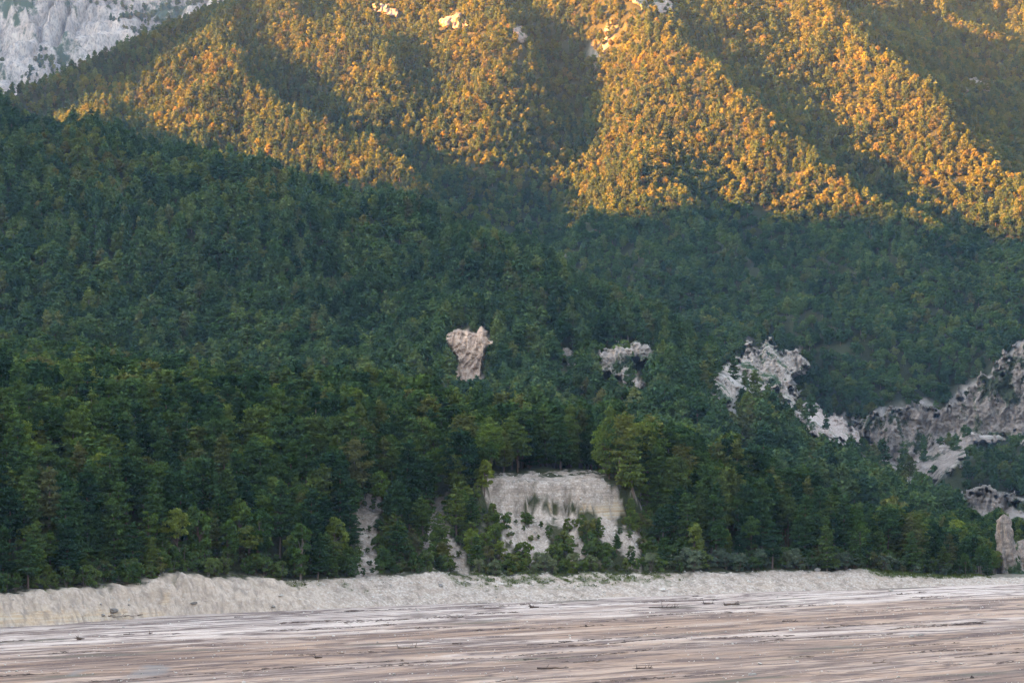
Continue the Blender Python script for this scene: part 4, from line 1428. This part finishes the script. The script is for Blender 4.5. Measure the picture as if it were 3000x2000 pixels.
r = np.random.default_rng(93)
n = 26000
X, Y = r.uniform(-130, 150, n), r.uniform(590, 790, n)
s1, t1 = toe_coords(X, Y)
w1 = np.interp(t1, BANK_T, BANK_W)
u1, v1 = project(X, Y, H(X, Y))
scr = np.zeros(n, bool)
for sp in STREAKS + [SCAR]:
    scr |= (poly_dist(u1, v1, sp) > -4) & (s1 < 70) & (s1 > w1)
keep = ((s1 > -1.5) & (s1 < w1 + 2) & (r.random(n) < np.interp(t1, [500, 800, 1000, 2900, 3000], [.40, .60, 1, 1, .5]))) | (scr & (r.random(n) < 0.7))
X, Y = X[keep], Y[keep]
sz = np.minimum(r.lognormal(-1.35, 0.55, len(X)), 1.1)
scatter('cobbles', 'pale cobbles strewn over the bank and scree', np.stack([X, Y, H(X, Y) + sz * 0.05], -1),
        np.stack([sz * r.uniform(.8, 1.4, len(X)), sz, sz * r.uniform(.6, 1, len(X))], -1), np.stack([r.normal(0, .4, len(X)), r.normal(0, .4, len(X)), r.uniform(0, 6, len(X))], -1),
        r.integers(0, 4, len(X)), colS, 4)

# stones lying loose on the bed
n = 9000
X, Y = r.uniform(-115, 145, n), r.uniform(445, 745, n)
a_, b_ = ca * X + sa * Y, -sa * X + ca * Y
s1, t1 = toe_coords(X, Y)
keep = (s1 < -1) & (fbm(a_ / 22, b_ / 5, 3, 161) + r.normal(0, 0.12, n) > 0.12)
X, Y, a_, b_ = X[keep], Y[keep], a_[keep], b_[keep]
sz = np.minimum(r.lognormal(-1.75, 0.5, len(X)), 0.8)
scatter('bed_stones', 'small stones lying in drifts on the dry lake bed', np.stack([X, Y, fbm(a_ / 45, b_ / 7, 4, 61) * 0.28 + fbm(a_ / 9, b_ / 2.2, 3, 66) * 0.05 + sz * 0.1], -1),
        np.stack([sz * r.uniform(.8, 1.5, len(X)), sz, sz * r.uniform(.6, 1, len(X))], -1), np.stack([r.normal(0, .3, len(X)), r.normal(0, .3, len(X)), r.uniform(0, 6, len(X))], -1),
        r.integers(0, 4, len(X)), colS, 4)

# strand litter on the bed: twigs and bits of wood lying in lines
colT = bpy.data.collections.new('twigs')
for n_ in range(3):
    q = np.random.default_rng(300 + n_)
    pth = [np.array([x, q.normal(0, .06), 0.03 + abs(q.normal(0, .05))]) for x in np.linspace(-.5, .5, 5)]
    v, f = tube(pth, [0.02, .035, .035, .03, .012], 5)
    o = mesh_obj('twig_%02d' % n_, v, f, M_DARKWOOD, link=False)
    colT.objects.link(o)
r = np.random.default_rng(95)
TX, TY = [], []
for _ in range(100):
    cx, cy = r.uniform(-115, 140), r.uniform(450, 740)
    L = r.uniform(4, 34)
    k_ = int(L * r.uniform(2.5, 6))
    a = r.uniform(-1, 1, k_) * L / 2
    b = r.normal(0, 0.35, k_) + 1.2 * np.sin(a / L * 3 + r.uniform(0, 6))
    TX.append(cx + ca * a - sa * b)
    TY.append(cy + sa * a + ca * b)
TX, TY = np.concatenate(TX), np.concatenate(TY)
s1, t1 = toe_coords(TX, TY)
k_ = s1 < -3
TX, TY = TX[k_], TY[k_]
n = len(TX)
ta, tb = ca * TX + sa * TY, -sa * TX + ca * TY
TZ = fbm(ta / 45, tb / 7, 4, 61) * 0.28 + fbm(ta / 9, tb / 2.2, 3, 66) * 0.05
sz = r.lognormal(-0.5, .5, n)
scatter('strand_litter', 'thin lines of dark twigs and plant litter stranded across the lake bed', np.stack([TX, TY, TZ], -1),
        np.stack([sz, sz, sz], -1), np.stack([np.zeros(n), r.normal(0, .06, n), SH_ANG + r.normal(0, .5, n)], -1), r.integers(0, 3, n), colT, 3)

# grass on the bank and the point
wgt = np.clip(grass, 0, 1) * (np.interp(np.arange(len(grass)) * 0, [0], [1]))
Xs, Ys = np.meshgrid(x1, y1)
Xs, Ys = Xs.ravel(), Ys.ravel()
gi_ = np.flatnonzero((grass > 0.25) & (np.abs(Xs) < 160) & (Ys < 800))
r = np.random.default_rng(97)
gi_ = r.choice(gi_, min(len(gi_) * 2, 9000), p=(grass[gi_] / grass[gi_].sum()))
gx_, gy_ = Xs[gi_] + r.uniform(-.5, .5, len(gi_)), Ys[gi_] + r.uniform(-.5, .5, len(gi_))
gz_ = H(gx_, gy_)
bl = []
for _ in range(5):
    n = len(gx_)
    an = r.uniform(0, 6.28, n)
    hgt = r.uniform(.25, .6, n)
    ox, oy = r.normal(0, .2, n), r.normal(0, .2, n)
    c0 = np.stack([gx_ + ox, gy_ + oy, gz_ - .03], -1)
    d = np.stack([np.cos(an), np.sin(an), 0 * an], -1)
    bl.append(np.stack([c0 - d * .09, c0 + d * .09, c0 + np.stack([r.normal(0, .14, n), r.normal(0, .14, n), hgt], -1)], 1))
bl = np.concatenate(bl).reshape(-1, 3)
tag(mesh_obj('grass', bl, np.arange(len(bl)).reshape(-1, 3), M_GRASS), 'green grass tufts on the cobble bank and the point', None, None, 'stuff')

# boulders
def ground_at(u, v):
    """the point of the near ground that a pixel shows"""
    x, D = bed_at(u, v)
    s0, _ = toe_coords(np.array([x]), np.array([D]))
    if s0[0] < 0:
        a_, b_ = ca * x + sa * D, -sa * x + ca * D
        return x, D, float(fbm(a_ / 45, b_ / 7, 4, 61) * 0.28 + fbm(a_ / 9, b_ / 2.2, 3, 66) * 0.05)
    d = np.arange(585.0, 800, 0.25)
    p = P(np.full(d.shape, u), np.full(d.shape, v), d)
    hit = np.flatnonzero(H(p[:, 0], p[:, 1]) >= p[:, 2])
    p = p[hit[0]] if len(hit) else p[-1]
    return float(p[0]), float(p[1]), float(p[2])

for u, v, w, mt, lab in [
    (334, 1790, 1.9, M_BOULDER, 'grey upright boulder against the earth bank, above the driftwood pile'),
    (568, 1768, 1.4, M_BOULDER, 'dark flat boulder stuck in the earth bank beside the pale leaning log'),
    (800, 1777, 1.0, M_BOULDER, 'small dark boulder low on the bank beyond the notch'),
    (302, 1802, 0.9, M_BOULDER, 'small dark boulder beside the driftwood pile at the bank foot'),
    (378, 1772, 0.7, M_BOULDER, 'little dark boulder lodged halfway up the earth bank'),
    (1225, 1787, 0.9, M_STONE, 'single pale stone on the white silt near the bank'),
    (2610, 1730, 1.2, M_STONE, 'single pale stone on the brown silt below the cobble bank'),
    (1465, 1713, 1.3, M_STONE, 'pale boulder in the green tufts below the shrubs'),
    (1940, 1728, 1.5, M_STONE, 'largest pale boulder on the cobble bank beyond the grass tufts'),
    (1290, 1716, 1.2, M_BOULDER, 'grey boulder on the cobble bank below the long scree chute'),
    (2670, 1868, 0.9, M_BOULDER, 'dark stone in the middle of the lake bed, nearer of two'),
    (2695, 1862, 1.1, M_BOULDER, 'dark stone in the middle of the lake bed, farther of two'),
    (2395, 1671, 1.6, M_BOULDER, 'dark boulder at the top edge of the pale cobble bank'),
    (2203, 1977, 1.3, M_BOULDER, 'dark flat stone on the lake bed near the bottom edge'),
]:
    x, y, z = ground_at(u, v)
    o = stone_mesh('boulder', int(u), mt, 2)
    COL.objects.link(o)
    o.location = (x, y, z + w * 0.12)
    o.scale = (w * 1.25, w, w * 0.9)
    o.rotation_euler = (0, 0, u)
    tag(o, lab, 'boulder')

# driftwood
def driftwood(u, v, L, rad, ang, lab, stubs=3, roots=0, mat=M_WOOD, name='driftwood_log', cat='log', lift=0.0, seed=0):
    x, y, z = ground_at(u, v)
    r = np.random.default_rng(int(u) + seed)
    root = bpy.data.objects.new(name, None)
    COL.objects.link(root)
    root.location = (x, y, z)
    root.rotation_euler = (0, 0, ang)
    tag(root, lab, cat)
    xs = np.linspace(-L / 2, L / 2, 8)
    path = [np.array([q, r.normal(0, rad * .8), rad * 0.8 + lift * (q / L + .5) + abs(r.normal(0, rad * .3))]) for q in xs]
    v_, f_ = tube(path, [rad * (1.15 - 0.75 * i / 7) * r.uniform(.85, 1.15) for i in range(8)], 8)
    caps = [[0, i, i + 1] for i in range(1, 7)] + [[56, 56 + i + 1, 56 + i] for i in range(1, 7)]
    mesh_obj('stem', v_, np.concatenate([f_, np.array(caps)]), mat, root)
    for i in range(stubs):
        j = r.integers(2, 7)
        p0 = path[j]
        d = np.array([r.uniform(-.2, .9), r.choice([-1, 1]) * r.uniform(.3, 1), r.uniform(.2, 1.0)])
        d /= np.linalg.norm(d)
        bl_ = L * r.uniform(.12, .32)
        mid = p0 + d * bl_ * .55 + r.normal(0, bl_ * .06, 3)
        v_, f_ = tube([p0, mid, p0 + d * bl_ + np.array([0, 0, bl_ * .12])], [rad * .5, rad * .34, rad * .12], 5)
        mesh_obj('branch', v_, f_, mat, root)
    for i in range(roots):
        an = i * 2 * math.pi / roots + r.uniform(-.3, .3)
        d = np.array([-0.35, math.cos(an), math.sin(an)])
        bl_ = r.uniform(.5, 1.15)
        p0 = path[0]
        v_, f_ = tube([p0, p0 + d * bl_ * .5, p0 + d * bl_ + np.array([-.1, 0, .15])], [rad * .7, rad * .4, rad * .14], 5)
        v_[:, 2] = np.maximum(v_[:, 2], -0.1)
        mesh_obj('root', v_, f_, mat, root)
    return root

for u, v, L, rad, ang, lab, st, ro, mt, nm, ct in [
    (1474, 1775, 1.7, .16, 1.3, 'small upright grey root stump on the white silt by the bank', 2, 5, M_WOOD, 'root_stump', 'stump'),
    (1568, 1781, 2.0, .24, 0.4, 'squat dark root stump on the white silt, right of the upright one', 1, 6, M_DARKWOOD, 'root_stump', 'stump'),
    (2078, 1770, 2.4, .16, 0.1, 'forked dark stump with a raised arm on the white silt', 4, 4, M_DARKWOOD, 'root_stump', 'stump'),
    (1945, 1780, 7.0, .14, 0.15, 'long dead branch with forks lying on the silt near the stumps', 7, 0, M_DARKWOOD, 'driftwood_branch', 'branch'),
    (1440, 1781, 4.0, .06, 0.5, 'thin dark stick lying beside the small upright stump', 1, 0, M_DARKWOOD, 'driftwood_branch', 'branch'),
    (1140, 1829, 3.4, .08, 0.3, 'forked branch on the pale silt left of centre', 4, 0, M_DARKWOOD, 'driftwood_branch', 'branch'),
    (1210, 1896, 5.6, .20, 0.05, 'bleached log lying on brown gravel left of centre', 2, 4, M_WOOD, 'driftwood_log', 'log'),
    (1620, 1956, 5.4, .17, 0.1, 'dark log with upturned end on the strand line, bottom centre', 2, 0, M_DARKWOOD, 'driftwood_log', 'log'),
    (238, 1872, 1.5, .22, 0.8, 'small dark stump on the lake bed near the left edge', 2, 5, M_DARKWOOD, 'root_stump', 'stump'),
    (378, 1858, 2.2, .09, 0.2, 'short forked branch on the lake bed, left part', 3, 0, M_DARKWOOD, 'driftwood_branch', 'branch'),
    (442, 1855, 1.1, .12, 1.0, 'tiny dark stump right of the short forked branch', 1, 4, M_DARKWOOD, 'root_stump', 'stump'),
    (2145, 1772, 3.6, .20, 0.2, 'low dark mound of tangled wood right of the forked stump', 6, 3, M_DARKWOOD, 'driftwood_branch', 'branch'),
    (2315, 1821, 3.4, .13, 0.1, 'dark stick with short twigs on the bed below the cobble bank', 5, 0, M_DARKWOOD, 'driftwood_branch', 'branch'),
    (2480, 1832, 2.6, .09, 0.0, 'single short dark stick on the bed, right part', 0, 0, M_DARKWOOD, 'driftwood_branch', 'branch'),
    (2585, 1943, 4.0, .10, 0.5, 'slanting branch on the bed near the lower right corner', 3, 0, M_DARKWOOD, 'driftwood_branch', 'branch'),
    (2357, 1753, 1.0, .05, 1.0, 'small pale twig standing on the white silt', 2, 0, M_WOOD, 'driftwood_branch', 'branch'),
    (935, 1928, 1.4, .16, 0.5, 'small dark stump among the strand lines, lower left part', 1, 4, M_DARKWOOD, 'root_stump', 'stump'),
    (700, 1804, 2.0, .10, 0.3, 'short dark branch at the foot of the cobble bank', 2, 0, M_DARKWOOD, 'driftwood_branch', 'branch'),
    (1340, 1884, 2.0, .10, 0.3, 'short stick on brown gravel right of the bleached log', 1, 0, M_DARKWOOD, 'driftwood_branch', 'branch'),
    (1890, 1958, 3.0, .14, 0.4, 'gnarled wood on the strand line, lower right of centre', 4, 3, M_DARKWOOD, 'driftwood_log', 'log'),
]:
    driftwood(u, v, L, rad, ang, lab, st, ro, mt, nm, ct)
driftwood(598, 1762, 3.6, .10, 0.25, 'pale log leaning on the tall earth bank', 0, 0, M_WOOD, 'driftwood_log', 'log', 0.1)
for j, (du, dv, L, ang, lab) in enumerate([
    (318, 1807, 3.2, .55, 'first log of the driftwood pile at the earth bank, leftmost'),
    (338, 1808, 4.4, .66, 'longest log of the driftwood pile at the earth bank'),
    (360, 1806, 3.0, .40, 'middle log of the driftwood pile at the earth bank'),
    (384, 1806, 3.4, .75, 'bleached log of the driftwood pile, next to its end'),
    (404, 1804, 2.6, .60, 'last log of the driftwood pile at the earth bank, rightmost')]):
    driftwood(du, dv, L, .16, ang, lab, 1, 0, M_WOOD if j % 2 else M_DARKWOOD, 'driftwood_log', 'log', 0.15, j)

# rock pinnacle and knoll at the tip of the point
def crag(name, lab, u, v, D, prof, mat, seed, sx=1.0, sy=1.0):
    base = P(u, v, D)
    nh, na_ = 46, 54
    hs = np.linspace(0, 1, nh)
    an = np.linspace(0, 2 * math.pi, na_, endpoint=False)
    Hh, Aa = np.meshgrid(hs, an, indexing='ij')
    pz = np.interp(Hh, [p[0] for p in prof], [p[2] for p in prof])
    pr = np.interp(Hh, [p[0] for p in prof], [p[1] for p in prof])
    cx, sy_ = np.cos(Aa), np.sin(Aa)
    k = 1 + 0.55 * fbm(cx * 1.6 + pz * 0.08 + seed, sy_ * 1.6 + pz * 0.05, 4, seed) + 0.30 * np.floor(3 * fbm(cx * 2.5 + pz * .22, sy_ * 2.5 - pz * .2, 3, seed + 3)) / 3
    vv = np.stack([cx * pr * k * sx, sy_ * pr * k * sy, pz + fbm(cx * 2 + seed, sy_ * 2 + pz * .1, 3, seed + 5) * 1.0], -1).reshape(-1, 3)
    i = np.arange(nh * na_).reshape(nh, na_)
    j = np.roll(i, -1, 1)
    f = np.stack([i[:-1], j[:-1], j[1:], i[1:]], -1).reshape(-1, 4)
    o = mesh_obj(name, vv, f, mat)
    o.location = base
    tag(o, lab, 'rock')
crag('rock_pinnacle', 'slim reddish rock pinnacle standing at the tip of the wooded point', 2942, 1700, 815,
     [(0, 6.5, -1), (.2, 5.0, 3), (.4, 3.0, 7), (.6, 2.3, 11), (.8, 1.9, 15), (.93, 1.6, 17.0), (1, 0.05, 18.2)], M_CRAG, 7)
crag('rocky_knoll', 'pale jagged rock knoll at the photo\'s edge right of the pinnacle', 3010, 1712, 835,
     [(0, 13, -1), (.3, 10, 3), (.55, 7.2, 7), (.8, 4.2, 10.5), (.93, 2.2, 12.5), (1, 0.1, 13.5)], M_CRAG, 19, 1.0, 0.8)

# ------------------------------------------------------------------ evening haze in the valley
x0, x1_, y0, y1_, z0, z1_ = -9500, 6500, -5200, 8600, -75.0, 1500.0
hv = [(x0, y0, z0), (x1_, y0, z0), (x1_, y1_, z0), (x0, y1_, z0), (x0, y0, z1_), (x1_, y0, z1_), (x1_, y1_, z1_), (x0, y1_, z1_)]
hf = [(0, 3, 2, 1), (4, 5, 6, 7), (0, 1, 5, 4), (1, 2, 6, 5), (2, 3, 7, 6), (3, 0, 4, 7)]
hz_ = N('haze')
pv = hz_.n('ShaderNodeVolumePrincipled')
pv.inputs['Color'].default_value = (0.38, 0.62, 1.0, 1)
pv.inputs['Density'].default_value = 2.4e-5
pv.inputs['Anisotropy'].default_value = 0.2
hz_.l(pv.outputs[0], hz_.out.inputs['Volume'])
haze = mesh_obj('haze', hv, hf, hz_.m)
tag(haze, 'thin blue evening haze filling the valley', None, None, 'stuff')
